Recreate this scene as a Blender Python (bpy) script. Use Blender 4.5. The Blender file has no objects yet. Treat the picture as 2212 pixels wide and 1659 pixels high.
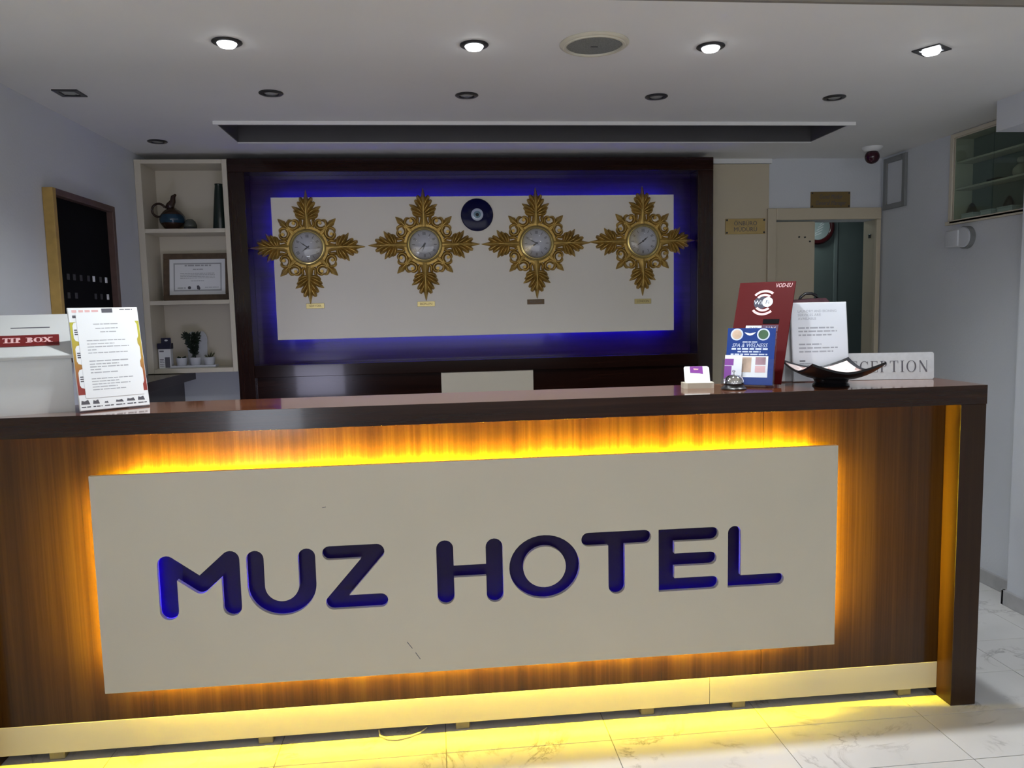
import bpy, bmesh, math, random
from mathutils import Vector, Matrix

random.seed(7)
SC = bpy.context.scene
COL = SC.collection
PI = math.pi

# ------------------------------------------------------------------ camera
cam_d = bpy.data.cameras.new('camera')
cam = bpy.data.objects.new('camera', cam_d)
COL.objects.link(cam)
cam_d.sensor_fit = 'HORIZONTAL'
cam_d.sensor_width = 36.0
cam_d.lens = 1661.55 / 2212 * 36.0
cam_d.clip_start = 0.02
_r = Vector((0.99467241, -0.10071558, -0.02198115))
_u = Vector((0.0316631, 0.09556561, 0.99491942))
_f = Vector((0.09810325, 0.99031489, -0.09824544))
cam.matrix_world = Matrix(((_r.x, _u.x, -_f.x, 0.0),
                           (_r.y, _u.y, -_f.y, -2.48754),
                           (_r.z, _u.z, -_f.z, 1.46887),
                           (0, 0, 0, 1)))
SC.camera = cam

# ------------------------------------------------------------------ view, world, lights
SC.view_settings.view_transform = 'Standard'
SC.view_settings.look = 'None'
SC.view_settings.gamma = 1.0
SC.view_settings.exposure = 0.0
SC.view_settings.use_curve_mapping = False
SC.cycles.use_denoising = True
SC.cycles.max_bounces = 8
SC.cycles.diffuse_bounces = 5
SC.cycles.glossy_bounces = 4
SC.cycles.transparent_max_bounces = 8
SC.cycles.sample_clamp_indirect = 6.0

W = bpy.data.worlds.new('world')
SC.world = W
W.use_nodes = True
W.node_tree.nodes['Background'].inputs[0].default_value = (0.5, 0.6, 0.8, 1)
W.node_tree.nodes['Background'].inputs[1].default_value = 0.05

CEIL = 2.342          # ceiling over the desk
LOBBY_CEIL = 2.62     # higher ceiling of the lobby, behind the viewer
TOP = 1.166           # worktop height
DOWN_LIT = [(-0.635, 0.161), (0.161, 0.161), (0.967, 0.150), (1.772, 0.158)]
LED_YELLOW = (1.0, 0.74, 0.02)
LED_BLUE = (0.012, 0.0, 1.0)
P_DOWN = 58.0
P_LOBBY_FILL = 3.5
P_REFLECTION_FILL = 14.0
P_WIDE_FILL = 55.0
E_YELLOW_TOP = 2600.0
E_YELLOW_SIDE = 2300.0
E_YELLOW_FILL = 120.0
E_YELLOW_BOTTOM = 1150.0
E_BLUE_WALL = 150.0
E_BLUE_SIGN = 1100.0


def light(name, kind, loc, power, color=(1, 1, 1), rot=(0, 0, 0), **kw):
    d = bpy.data.lights.new(name, kind)
    d.energy = power
    d.color = color
    for k, v in kw.items():
        setattr(d, k, v)
    o = bpy.data.objects.new(name, d)
    o.location = loc
    o.rotation_euler = rot
    COL.objects.link(o)
    return o


for x, y in DOWN_LIT:
    light('downlight_lamp', 'SPOT', (x, y, CEIL - 0.022), P_DOWN, (0.93, 0.97, 1.0),
          spot_size=math.radians(142), spot_blend=0.8, shadow_soft_size=0.028)
for x, y in [(-0.9, -2.2), (0.6, -2.2), (2.0, -2.2), (-2.4, -4.4), (-0.9, -4.4), (0.6, -4.4), (2.0, -4.4)]:
    light('lobby_fill', 'AREA', (x, y, LOBBY_CEIL - 0.02), P_LOBBY_FILL * (0.42 if y > -3 else 1.0), (1.0, 0.96, 0.90), shape='DISK', size=0.16)  # unseen lobby sources, added as fill for the desk front
light('reflection_fill', 'AREA', (-1.825, -5.93, 0.40), P_REFLECTION_FILL, (0.82, 0.88, 1.0), (PI / 2, 0, 0),  # unseen source, added for its pale reflection in the counter edge
      shape='RECTANGLE', size=0.74, size_y=0.54)
light('wide_fill', 'AREA', (-0.65, -5.93, 1.5), P_WIDE_FILL, (0.97, 0.97, 1.0), (PI / 2, 0, 0),  # unseen broad source, added as level fill on upright faces
      shape='RECTANGLE', size=5.6, size_y=1.2)
light('office_fill', 'AREA', (2.6, 3.0, 2.25), 2.2, (0.85, 1.0, 0.98), shape='DISK', size=0.2)  # unseen source, added to lift the dark back office


# ------------------------------------------------------------------ materials
def nodes_of(name):
    m = bpy.data.materials.new(name)
    m.use_nodes = True
    nt = m.node_tree
    return m, nt, nt.nodes['Principled BSDF']


def N(nt, t, **kw):
    n = nt.nodes.new(t)
    for k, v in kw.items():
        setattr(n, k, v)
    return n


def coords(nt, scale=(1, 1, 1), rot=(0, 0, 0)):
    tc = N(nt, 'ShaderNodeTexCoord')
    mp = N(nt, 'ShaderNodeMapping')
    mp.inputs['Scale'].default_value = scale
    mp.inputs['Rotation'].default_value = rot
    nt.links.new(tc.outputs['Object'], mp.inputs['Vector'])
    return mp.outputs['Vector']


def ramp(nt, fac, stops):
    r = N(nt, 'ShaderNodeValToRGB')
    els = r.color_ramp.elements
    while len(els) < len(stops):
        els.new(0.5)
    for e, (p, c) in zip(els, stops):
        e.position = p
        e.color = (*c, 1)
    nt.links.new(fac, r.inputs['Fac'])
    return r.outputs['Color']


def paint(name, col, rough=0.5, var=0.06, scale=6.0, bump=0.0, bscale=60.0, metal=0.0, coat=0.0, spec=0.5):
    m, nt, p = nodes_of(name)
    v = coords(nt)
    nz = N(nt, 'ShaderNodeTexNoise')
    nz.inputs['Scale'].default_value = scale
    nz.inputs['Detail'].default_value = 3.0
    nt.links.new(v, nz.inputs['Vector'])
    lo = tuple(c * (1 - var) for c in col)
    hi = tuple(min(1, c * (1 + var)) for c in col)
    nt.links.new(ramp(nt, nz.outputs['Fac'], [(0.3, lo), (0.7, hi)]), p.inputs['Base Color'])
    p.inputs['Roughness'].default_value = rough
    p.inputs['Metallic'].default_value = metal
    p.inputs['Coat Weight'].default_value = coat
    p.inputs['Coat Roughness'].default_value = 0.05
    p.inputs['Specular IOR Level'].default_value = spec
    if bump:
        n2 = N(nt, 'ShaderNodeTexNoise')
        n2.inputs['Scale'].default_value = bscale
        nt.links.new(v, n2.inputs['Vector'])
        b = N(nt, 'ShaderNodeBump')
        b.inputs['Strength'].default_value = bump
        b.inputs['Distance'].default_value = 0.01
        nt.links.new(n2.outputs['Fac'], b.inputs['Height'])
        nt.links.new(b.outputs['Normal'], p.inputs['Normal'])
    return m


def wood(name, dark, mid, lightc, scale, rough=0.16, coat=0.6, spec=0.5):
    m, nt, p = nodes_of(name)
    v = coords(nt, scale)
    a = N(nt, 'ShaderNodeTexNoise')
    a.inputs['Scale'].default_value = 1.0
    a.inputs['Detail'].default_value = 8.0
    a.inputs['Roughness'].default_value = 0.72
    a.inputs['Distortion'].default_value = 0.25
    nt.links.new(v, a.inputs['Vector'])
    v2 = coords(nt, tuple(s * 0.16 for s in scale))
    b = N(nt, 'ShaderNodeTexNoise')
    b.inputs['Scale'].default_value = 1.0
    b.inputs['Detail'].default_value = 2.0
    nt.links.new(v2, b.inputs['Vector'])
    mx = N(nt, 'ShaderNodeMath', operation='MULTIPLY_ADD')
    nt.links.new(b.outputs['Fac'], mx.inputs[0])
    mx.inputs[1].default_value = 0.5
    mul = N(nt, 'ShaderNodeMath', operation='MULTIPLY')
    nt.links.new(a.outputs['Fac'], mul.inputs[0])
    mul.inputs[1].default_value = 0.55
    nt.links.new(mul.outputs[0], mx.inputs[2])
    nt.links.new(ramp(nt, mx.outputs[0], [(0.36, dark), (0.53, mid), (0.70, lightc)]), p.inputs['Base Color'])
    p.inputs['Roughness'].default_value = rough
    p.inputs['Coat Weight'].default_value = coat
    p.inputs['Coat Roughness'].default_value = 0.06
    p.inputs['Specular IOR Level'].default_value = spec
    return m


def marble(name):
    m, nt, p = nodes_of(name)
    tc = N(nt, 'ShaderNodeNewGeometry')
    n1 = N(nt, 'ShaderNodeTexNoise')
    n1.inputs['Scale'].default_value = 3.2
    n1.inputs['Detail'].default_value = 9.0
    n1.inputs['Roughness'].default_value = 0.62
    n1.inputs['Distortion'].default_value = 1.6
    nt.links.new(tc.outputs['Position'], n1.inputs['Vector'])
    sub = N(nt, 'ShaderNodeMath', operation='SUBTRACT')
    nt.links.new(n1.outputs['Fac'], sub.inputs[0])
    sub.inputs[1].default_value = 0.5
    ab = N(nt, 'ShaderNodeMath', operation='ABSOLUTE')
    nt.links.new(sub.outputs[0], ab.inputs[0])
    c1 = ramp(nt, ab.outputs[0], [(0.0, (0.34, 0.33, 0.32)), (0.008, (0.52, 0.51, 0.50)), (0.04, (0.72, 0.715, 0.70))])
    n3 = N(nt, 'ShaderNodeTexNoise')
    n3.inputs['Scale'].default_value = 4.5
    n3.inputs['Detail'].default_value = 3.0
    nt.links.new(tc.outputs['Position'], n3.inputs['Vector'])
    msk = ramp(nt, n3.outputs['Fac'], [(0.50, (0, 0, 0)), (0.66, (1, 1, 1))])
    mm = N(nt, 'ShaderNodeMix', data_type='RGBA')
    nt.links.new(msk, mm.inputs['Factor'])
    mm.inputs['A'].default_value = (0.72, 0.715, 0.70, 1)
    nt.links.new(c1, mm.inputs['B'])
    c1 = mm.outputs['Result']
    n2 = N(nt, 'ShaderNodeTexNoise')
    n2.inputs['Scale'].default_value = 1.3
    n2.inputs['Detail'].default_value = 4.0
    nt.links.new(tc.outputs['Position'], n2.inputs['Vector'])
    c2 = ramp(nt, n2.outputs['Fac'], [(0.3, (0.80, 0.80, 0.80)), (0.7, (1, 1, 1))])
    mix = N(nt, 'ShaderNodeMix', data_type='RGBA', blend_type='MULTIPLY')
    mix.inputs['Factor'].default_value = 1.0
    nt.links.new(c1, mix.inputs['A'])
    nt.links.new(c2, mix.inputs['B'])
    nt.links.new(mix.outputs['Result'], p.inputs['Base Color'])
    p.inputs['Roughness'].default_value = 0.16
    return m


def emit(name, col, strength):
    m, nt, p = nodes_of(name)
    v = coords(nt, (30, 30, 30))
    nz = N(nt, 'ShaderNodeTexNoise')
    nt.links.new(v, nz.inputs['Vector'])
    nt.links.new(ramp(nt, nz.outputs['Fac'], [(0.0, tuple(c * 0.97 for c in col)), (1.0, col)]), p.inputs['Emission Color'])
    p.inputs['Emission Strength'].default_value = strength
    p.inputs['Base Color'].default_value = (*col, 1)
    return m


def glass(name, col=(0.95, 0.98, 0.97), rough=0.03, tint=0.12):
    # thin pane: mostly clear with a mirror-like film
    m = bpy.data.materials.new(name)
    m.use_nodes = True
    nt = m.node_tree
    nt.nodes.clear()
    out = N(nt, 'ShaderNodeOutputMaterial')
    tr = N(nt, 'ShaderNodeBsdfTransparent')
    tr.inputs[0].default_value = (*col, 1)
    gl = N(nt, 'ShaderNodeBsdfGlossy')
    gl.inputs['Roughness'].default_value = rough
    lw = N(nt, 'ShaderNodeLayerWeight')
    pw = N(nt, 'ShaderNodeMath', operation='POWER')
    nt.links.new(lw.outputs['Facing'], pw.inputs[0])
    pw.inputs[1].default_value = 4.0
    ad = N(nt, 'ShaderNodeMath', operation='MULTIPLY_ADD')
    nt.links.new(pw.outputs[0], ad.inputs[0])
    ad.inputs[1].default_value = 0.5
    ad.inputs[2].default_value = tint
    mx = N(nt, 'ShaderNodeMixShader')
    nt.links.new(ad.outputs[0], mx.inputs[0])
    nt.links.new(tr.outputs[0], mx.inputs[1])
    nt.links.new(gl.outputs[0], mx.inputs[2])
    nt.links.new(mx.outputs[0], out.inputs[0])
    return m


MAT = {}
MAT['wall'] = paint('wall_paint', (0.62, 0.645, 0.68), 0.75, 0.03, 2.0, 0.08, 90)
MAT['ceiling'] = paint('ceiling_paint', (0.78, 0.78, 0.77), 0.7, 0.03, 1.5, 0.10, 3.0)
MAT['cream'] = paint('cream_lacquer', (0.64, 0.59, 0.46), 0.32, 0.02, 3.0)
MAT['cream_matt'] = paint('cream_sign_board', (0.57, 0.53, 0.425), 0.5, 0.02, 3.0, 0.03, 300)
MAT['panel'] = paint('glossy_cream_panel', (0.80, 0.76, 0.67), 0.30, 0.02, 2.0, spec=0.25)
MAT['white_board'] = paint('shelf_white', (0.62, 0.57, 0.46), 0.4, 0.02, 3.0)
MAT['door'] = paint('door_cream', (0.56, 0.49, 0.36), 0.45, 0.03, 2.0)
MAT['wood_front'] = wood('mahogany_upright', (0.020, 0.0080, 0.0018), (0.036, 0.0155, 0.0032), (0.056, 0.0265, 0.0056), (95, 95, 1.1), 0.22, 0.12, 0.3)
MAT['wood_edge_shaded'] = wood('shaded_edge_wood', (0.014, 0.0052, 0.0025), (0.026, 0.0095, 0.0042), (0.042, 0.016, 0.007), (1.6, 60, 60), 0.18, 0.2, 0.3)  # same veneer as the top, darkened to stand for its unlit edge
MAT['wood_pillar'] = wood('mahogany_matt_upright', (0.015, 0.0056, 0.0017), (0.025, 0.0098, 0.0028), (0.037, 0.0155, 0.0044), (70, 70, 1.2), 0.42, 0.05, 0.3)
MAT['wood_top'] = wood('mahogany_lengthwise', (0.085, 0.026, 0.010), (0.16, 0.050, 0.019), (0.24, 0.082, 0.030), (1.6, 40, 40), 0.12, 0.6)
MAT['wood_dark'] = wood('dark_mahogany', (0.009, 0.003, 0.0022), (0.017, 0.0055, 0.0035), (0.028, 0.010, 0.006), (2.0, 45, 45), 0.2, 0.2, 0.25)
MAT['wood_dark_up'] = wood('dark_mahogany_upright', (0.009, 0.003, 0.0022), (0.017, 0.0055, 0.0035), (0.028, 0.010, 0.006), (45, 45, 2.0), 0.2, 0.2, 0.25)
MAT['backing'] = wood('dark_lacquered_backing', (0.012, 0.004, 0.012), (0.020, 0.007, 0.020), (0.030, 0.011, 0.028), (2.0, 45, 45), 0.2, 0.2, 0.25)
MAT['marble'] = marble('floor_marble')
MAT['grout'] = paint('grey_grout', (0.25, 0.25, 0.24), 0.8, 0.08, 30)
MAT['skirt'] = paint('grey_marble_skirting', (0.42, 0.42, 0.42), 0.3, 0.15, 8)
MAT['letter'] = paint('dark_letter_acrylic', (0.012, 0.006, 0.020), 0.25, 0.1, 4, coat=0.05, spec=0.15)
MAT['gold'] = paint('antique_gold', (0.46, 0.30, 0.075), 0.36, 0.22, 24, 0.15, 90, metal=0.55)
MAT['brass'] = paint('pale_brass', (0.56, 0.46, 0.20), 0.3, 0.08, 12, metal=0.55)
MAT['brass_dark'] = paint('tarnished_copper', (0.11, 0.07, 0.035), 0.4, 0.15, 14, metal=0.5)
MAT['bezel'] = paint('bezel_gold', (0.62, 0.48, 0.17), 0.22, 0.05, 10, metal=0.7)
MAT['dial'] = paint('clock_dial', (0.60, 0.62, 0.66), 0.4, 0.03, 8)
MAT['black'] = paint('black_plastic', (0.012, 0.012, 0.014), 0.35, 0.1, 8)
MAT['ink'] = paint('print_ink', (0.10, 0.10, 0.12), 0.7, 0.05, 8)
MAT['ink_grey'] = paint('grey_print', (0.45, 0.47, 0.50), 0.7, 0.05, 8)
MAT['paper'] = paint('white_paper', (0.88, 0.91, 0.93), 0.6, 0.01, 4)
MAT['white'] = paint('white_plastic', (0.74, 0.76, 0.77), 0.35, 0.02, 4)
MAT['tip'] = paint('tip_box_white', (0.62, 0.64, 0.635), 0.3, 0.02, 4)
MAT['red'] = paint('dark_red_print', (0.075, 0.003, 0.004), 0.5, 0.04, 6, spec=0.1)
MAT['tip_red'] = paint('tip_label_red', (0.17, 0.011, 0.011), 0.4, 0.05, 6)
MAT['pink'] = paint('pale_pink_print', (0.80, 0.50, 0.50), 0.5, 0.04, 6)
MAT['navy'] = paint('navy_print', (0.010, 0.010, 0.035), 0.4, 0.05, 6)
MAT['plum'] = paint('plum_print', (0.055, 0.012, 0.05), 0.4, 0.05, 6)
MAT['blue'] = paint('leaflet_blue', (0.010, 0.045, 0.24), 0.3, 0.12, 8)
MAT['purple'] = paint('card_purple', (0.26, 0.06, 0.36), 0.4, 0.08, 20)
MAT['sky'] = paint('pale_blue_print', (0.62, 0.70, 0.86), 0.4, 0.05, 6)
MAT['skin_print'] = paint('beige_photo_print', (0.62, 0.46, 0.34), 0.4, 0.3, 16)
MAT['green_print'] = paint('green_photo_print', (0.06, 0.13, 0.07), 0.4, 0.3, 16)
MAT['mauve_print'] = paint('mauve_photo_print', (0.42, 0.26, 0.30), 0.4, 0.45, 14)
MAT['chrome'] = paint('chrome', (0.75, 0.76, 0.78), 0.08, 0.02, 6, metal=1.0)
MAT['steel'] = paint('brushed_steel', (0.62, 0.64, 0.66), 0.28, 0.05, 60, metal=0.35)
MAT['dark_metal'] = paint('dark_metal', (0.05, 0.05, 0.055), 0.3, 0.1, 10, metal=0.6)
MAT['lens_off'] = paint('unlit_lens', (0.32, 0.34, 0.33), 0.25, 0.1, 30)
MAT['lamp_on'] = emit('lit_lamp', (0.95, 0.98, 1.0), 14.0)
MAT['led_top'] = emit('led_yellow_top', LED_YELLOW, E_YELLOW_TOP)
MAT['led_side'] = emit('led_yellow_side', LED_YELLOW, E_YELLOW_SIDE)
MAT['led_bottom'] = emit('led_yellow_bottom', LED_YELLOW, E_YELLOW_BOTTOM)
MAT['led_fill'] = emit('led_yellow_fill', LED_YELLOW, E_YELLOW_FILL)
MAT['led_blue'] = emit('led_blue', LED_BLUE, E_BLUE_WALL)
MAT['led_blue_sign'] = emit('led_blue_sign', LED_BLUE, E_BLUE_SIGN)
MAT['cone'] = paint('speaker_grille', (0.20, 0.21, 0.20), 0.6, 0.25, 220)
MAT['acrylic'] = glass('clear_acrylic', (0.98, 0.985, 1.0), 0.05, 0.04)
MAT['pane'] = glass('greenish_pane', (0.80, 0.87, 0.84), 0.04, 0.04)
MAT['clock_glass'] = glass('clock_glass', (0.99, 0.99, 1.0), 0.02, 0.04)
MAT['dark_red_ball'] = paint('smoked_dome', (0.035, 0.004, 0.012), 0.08, 0.1, 6)
MAT['jug'] = paint('dark_glaze', (0.035, 0.018, 0.012), 0.18, 0.3, 12)
MAT['jug_blue'] = paint('blue_glaze', (0.012, 0.040, 0.072), 0.15, 0.3, 18)
MAT['dark_green'] = paint('dark_green_glaze', (0.010, 0.022, 0.018), 0.3, 0.2, 8)
MAT['grey_glass'] = paint('smoky_paperweight', (0.09, 0.10, 0.09), 0.12, 0.2, 14)
MAT['frame_brown'] = paint('brown_picture_frame', (0.10, 0.065, 0.038), 0.5, 0.25, 30)
MAT['frame_lit'] = paint('gold_lit_frame', (0.42, 0.27, 0.07), 0.45, 0.12, 20)  # near bar of the walnut frame, with its gold light put into the colour
MAT['frame_walnut'] = paint('walnut_frame', (0.11, 0.065, 0.055), 0.4, 0.15, 20)
MAT['board_black'] = paint('black_board', (0.005, 0.005, 0.006), 0.85, 0.1, 6, spec=0.1)
MAT['leaf'] = paint('dark_foliage', (0.012, 0.022, 0.012), 0.6, 0.3, 40)
MAT['leaf_olive'] = paint('olive_foliage', (0.055, 0.06, 0.022), 0.6, 0.3, 40)
MAT['soil'] = paint('dark_soil', (0.02, 0.016, 0.012), 0.9, 0.3, 60)
MAT['pot'] = paint('white_pot', (0.55, 0.57, 0.60), 0.3, 0.04, 8)
MAT['grey_frame'] = paint('grey_trim', (0.22, 0.23, 0.23), 0.5, 0.06, 8)
MAT['office_wall'] = paint('grey_green_cupboard', (0.16, 0.20, 0.19), 0.5, 0.06, 3)
MAT['office_pale'] = paint('grey_green_stile', (0.26, 0.31, 0.30), 0.5, 0.05, 5)
MAT['rim_red'] = paint('dark_red_rim', (0.05, 0.006, 0.008), 0.25, 0.1, 8)
MAT['mirror'] = paint('pale_clock_face', (0.42, 0.50, 0.50), 0.25, 0.1, 6)
MAT['maroon'] = paint('dark_maroon_cloth', (0.075, 0.025, 0.035), 0.7, 0.15, 40)
MAT['evil_blue'] = paint('cobalt_glass', (0.004, 0.004, 0.045), 0.12, 0.05, 4, spec=0.12)
MAT['evil_white'] = paint('milk_glass', (0.55, 0.62, 0.74), 0.1, 0.03, 8, coat=0.6)
MAT['evil_light'] = paint('turquoise_glass', (0.20, 0.32, 0.38), 0.1, 0.05, 8, coat=0.6)
MAT['dish_black'] = paint('black_dish', (0.006, 0.006, 0.008), 0.22, 0.1, 8)
MAT['tag_dark'] = paint('dull_tag', (0.045, 0.045, 0.05), 0.6, 0.2, 30)
MAT['numeral'] = paint('numeral_grey', (0.16, 0.17, 0.19), 0.6, 0.05, 8)
MAT['cable'] = paint('pale_cable', (0.70, 0.62, 0.40), 0.4, 0.05, 8)
MAT['foot'] = paint('pale_foot', (0.22, 0.19, 0.12), 0.5, 0.05, 8)
MAT['wax'] = paint('pale_figurine', (0.45, 0.42, 0.34), 0.4, 0.1, 12)
MAT['tray_grey'] = paint('dark_grey_recess', (0.10, 0.097, 0.10), 0.7, 0.05, 3)  # inner faces of the ceiling recess, a darker grey than the ceiling
MAT['fascia'] = paint('taupe_fascia', (0.22, 0.20, 0.18), 0.7, 0.05, 3)
MAT['cream_ring'] = paint('cream_ring', (0.62, 0.59, 0.48), 0.4, 0.03, 6)


def gradient_card():
    m, nt, p = nodes_of('yellow_to_red_print')
    tc = N(nt, 'ShaderNodeTexCoord')
    sp = N(nt, 'ShaderNodeSeparateXYZ')
    nt.links.new(tc.outputs['Generated'], sp.inputs[0])
    nt.links.new(ramp(nt, sp.outputs['Z'], [(0.12, (0.30, 0.045, 0.035)), (0.35, (0.42, 0.18, 0.05)), (0.6, (0.52, 0.36, 0.06)), (0.85, (0.55, 0.52, 0.06))]), p.inputs['Base Color'])
    p.inputs['Roughness'].default_value = 0.4
    return m


def pearl():
    m, nt, p = nodes_of('mother_of_pearl_patches')
    v = coords(nt, (1, 1, 1))
    vo = N(nt, 'ShaderNodeTexVoronoi')
    vo.inputs['Scale'].default_value = 34.0
    nt.links.new(v, vo.inputs['Vector'])
    nt.links.new(ramp(nt, vo.outputs['Color'], [(0.15, (0.36, 0.24, 0.22)), (0.45, (0.58, 0.44, 0.42)), (0.8, (0.78, 0.68, 0.66))]), p.inputs['Base Color'])
    p.inputs['Roughness'].default_value = 0.2
    return m


MAT['card_print'] = gradient_card()
MAT['pearl'] = pearl()


# ------------------------------------------------------------------ mesh building
class Fr:
    """A local frame: u right, v up, n out of the surface."""
    def __init__(s, o, u=(1, 0, 0), v=(0, 0, 1), n=(0, -1, 0)):
        s.o, s.u, s.v, s.n = Vector(o), Vector(u), Vector(v), Vector(n)

    def p(s, a, b, c=0.0):
        return s.o + s.u * a + s.v * b + s.n * c


def leaning(base_left, phi_deg, lean_deg):
    a, l = math.radians(phi_deg), math.radians(lean_deg)
    u = Vector((math.cos(a), math.sin(a), 0))
    n0 = Vector((math.sin(a), -math.cos(a), 0))
    v = Vector((0, 0, 1)) * math.cos(l) - n0 * math.sin(l)
    n = n0 * math.cos(l) + Vector((0, 0, 1)) * math.sin(l)
    return Fr(base_left, u, v, n)


WORLD = Fr((0, 0, 0), (1, 0, 0), (0, 1, 0), (0, 0, 1))
FRONT = Fr((0, 0, 0))                       # u = x, v = z, n = -y


class B:
    def __init__(s):
        s.bm = bmesh.new()

    def face(s, pts):
        try:
            return s.bm.faces.new([s.bm.verts.new(p) for p in pts])
        except ValueError:
            return None

    def box(s, x0, x1, y0, y1, z0, z1, bev=0.0, fr=WORLD, seg=2):
        ps = [fr.p(x, y, z) for x in (x0, x1) for y in (y0, y1) for z in (z0, z1)]
        vs = [s.bm.verts.new(p) for p in ps]
        ed = set()
        for q in ((0, 1, 3, 2), (4, 6, 7, 5), (0, 4, 5, 1), (2, 3, 7, 6), (0, 2, 6, 4), (1, 5, 7, 3)):
            f = s.bm.faces.new([vs[i] for i in q])
            ed.update(f.edges)
        if bev > 0:
            bmesh.ops.bevel(s.bm, geom=list(ed), offset=bev, segments=seg, affect='EDGES', profile=0.5)
        return s

    def prism(s, pts, n0, n1, fr=FRONT):
        a = [s.bm.verts.new(fr.p(u, v, n0)) for u, v in pts]
        b = [s.bm.verts.new(fr.p(u, v, n1)) for u, v in pts]
        k = len(pts)
        s.bm.faces.new(list(reversed(a)))
        s.bm.faces.new(b)
        for i in range(k):
            j = (i + 1) % k
            s.bm.faces.new((a[i], a[j], b[j], b[i]))
        return s

    def quad(s, u0, v0, u1, v1, n, fr=FRONT):
        s.face([fr.p(u0, v0, n), fr.p(u1, v0, n), fr.p(u1, v1, n), fr.p(u0, v1, n)])
        return s

    def ring(s, cu, cv, r0, r1, n0, n1, fr=FRONT, seg=48, ry0=None, ry1=None, a0=0.0, a1=2 * PI):
        ry0 = r0 if ry0 is None else ry0
        ry1 = r1 if ry1 is None else ry1
        full = abs(a1 - a0 - 2 * PI) < 1e-6
        rows = []
        for i in range(seg + (0 if full else 1)):
            t = a0 + (a1 - a0) * i / seg
            c, q = math.cos(t), math.sin(t)
            rows.append([s.bm.verts.new(fr.p(cu + r * c, cv + ry * q, n)) for r, ry, n in
                         ((r0, ry0, n0), (r1, ry1, n0), (r1, ry1, n1), (r0, ry0, n1))])
        k = len(rows)
        for i in range(k if full else k - 1):
            A, Bq = rows[i], rows[(i + 1) % k]
            for e in range(4):
                f = (e + 1) % 4
                s.bm.faces.new((A[e], A[f], Bq[f], Bq[e]))
        if not full:
            s.bm.faces.new(rows[0][::-1])
            s.bm.faces.new(rows[-1])
        return s

    def disc(s, cu, cv, r, n0, n1, fr=FRONT, seg=40, ry=None):
        ry = r if ry is None else ry
        return s.prism([(cu + r * math.cos(2 * PI * i / seg), cv + ry * math.sin(2 * PI * i / seg)) for i in range(seg)], n0, n1, fr)

    def lathe(s, prof, cx, cy, seg=32, fr=WORLD, cz=0.0, closed=False):
        """prof: list of (r, h); axis along fr.n"""
        rows = []
        for r, h in prof:
            if r < 1e-6:
                rows.append([s.bm.verts.new(fr.p(cx, cy, cz + h))])
            else:
                rows.append([s.bm.verts.new(fr.p(cx + r * math.cos(2 * PI * i / seg), cy + r * math.sin(2 * PI * i / seg), cz + h)) for i in range(seg)])
        for A, Bq in zip(rows, rows[1:] + ([rows[0]] if closed else [])):
            for i in range(seg):
                j = (i + 1) % seg
                if len(A) == 1 and len(Bq) == 1:
                    continue
                if len(A) == 1:
                    s.bm.faces.new((A[0], Bq[i], Bq[j]))
                elif len(Bq) == 1:
                    s.bm.faces.new((A[i], A[j], Bq[0]))
                else:
                    s.bm.faces.new((A[i], A[j], Bq[j], Bq[i]))
        if closed:
            return s
        if len(rows[0]) > 1:
            s.bm.faces.new(rows[0][::-1])
        if len(rows[-1]) > 1:
            s.bm.faces.new(rows[-1])
        return s

    def tube(s, path, rad, seg=8, closed=False):
        path = [Vector(p) for p in path]
        k = len(path)
        rad = rad if isinstance(rad, (list, tuple)) else [rad] * k
        rows = []
        for i, p in enumerate(path):
            a = path[(i - 1) % k] if (closed or i > 0) else p
            b = path[(i + 1) % k] if (closed or i < k - 1) else p
            t = (b - a).normalized()
            ref = Vector((0, 0, 1)) if abs(t.z) < 0.9 else Vector((0, 1, 0))
            x = t.cross(ref).normalized()
            y = t.cross(x).normalized()
            rows.append([s.bm.verts.new(p + (x * math.cos(2 * PI * j / seg) + y * math.sin(2 * PI * j / seg)) * rad[i]) for j in range(seg)])
        for i in range(k if closed else k - 1):
            A, Bq = rows[i], rows[(i + 1) % k]
            for j in range(seg):
                q = (j + 1) % seg
                s.bm.faces.new((A[j], A[q], Bq[q], Bq[j]))
        if not closed:
            s.bm.faces.new(rows[0][::-1])
            s.bm.faces.new(rows[-1])
        return s

    def ribbon(s, path, widths, heights, fr, base=0.0):
        """carved relief strip: 2-D path in the frame, with a rounded crest"""
        k = len(path)
        rows = []
        for i, (u, v) in enumerate(path):
            a = path[max(i - 1, 0)]
            b = path[min(i + 1, k - 1)]
            d = Vector((b[0] - a[0], b[1] - a[1]))
            d = d.normalized() if d.length > 1e-9 else Vector((0, 1))
            pu, pv = -d.y, d.x
            w, h = widths[i], heights[i]
            rows.append([s.bm.verts.new(fr.p(u + pu * w * q, v + pv * w * q, base + h * z)) for q, z in
                         ((-1, 0), (-0.95, 0.35), (-0.55, 0.62), (-0.12, 1), (0.12, 1), (0.55, 0.62), (0.95, 0.35), (1, 0))])
        for A, Bq in zip(rows, rows[1:]):
            for j in range(7):
                s.bm.faces.new((A[j], A[j + 1], Bq[j + 1], Bq[j]))
            s.bm.faces.new((A[7], A[0], Bq[0], Bq[7]))
        s.bm.faces.new(rows[0][::-1])
        s.bm.faces.new(rows[-1])
        return s

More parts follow.
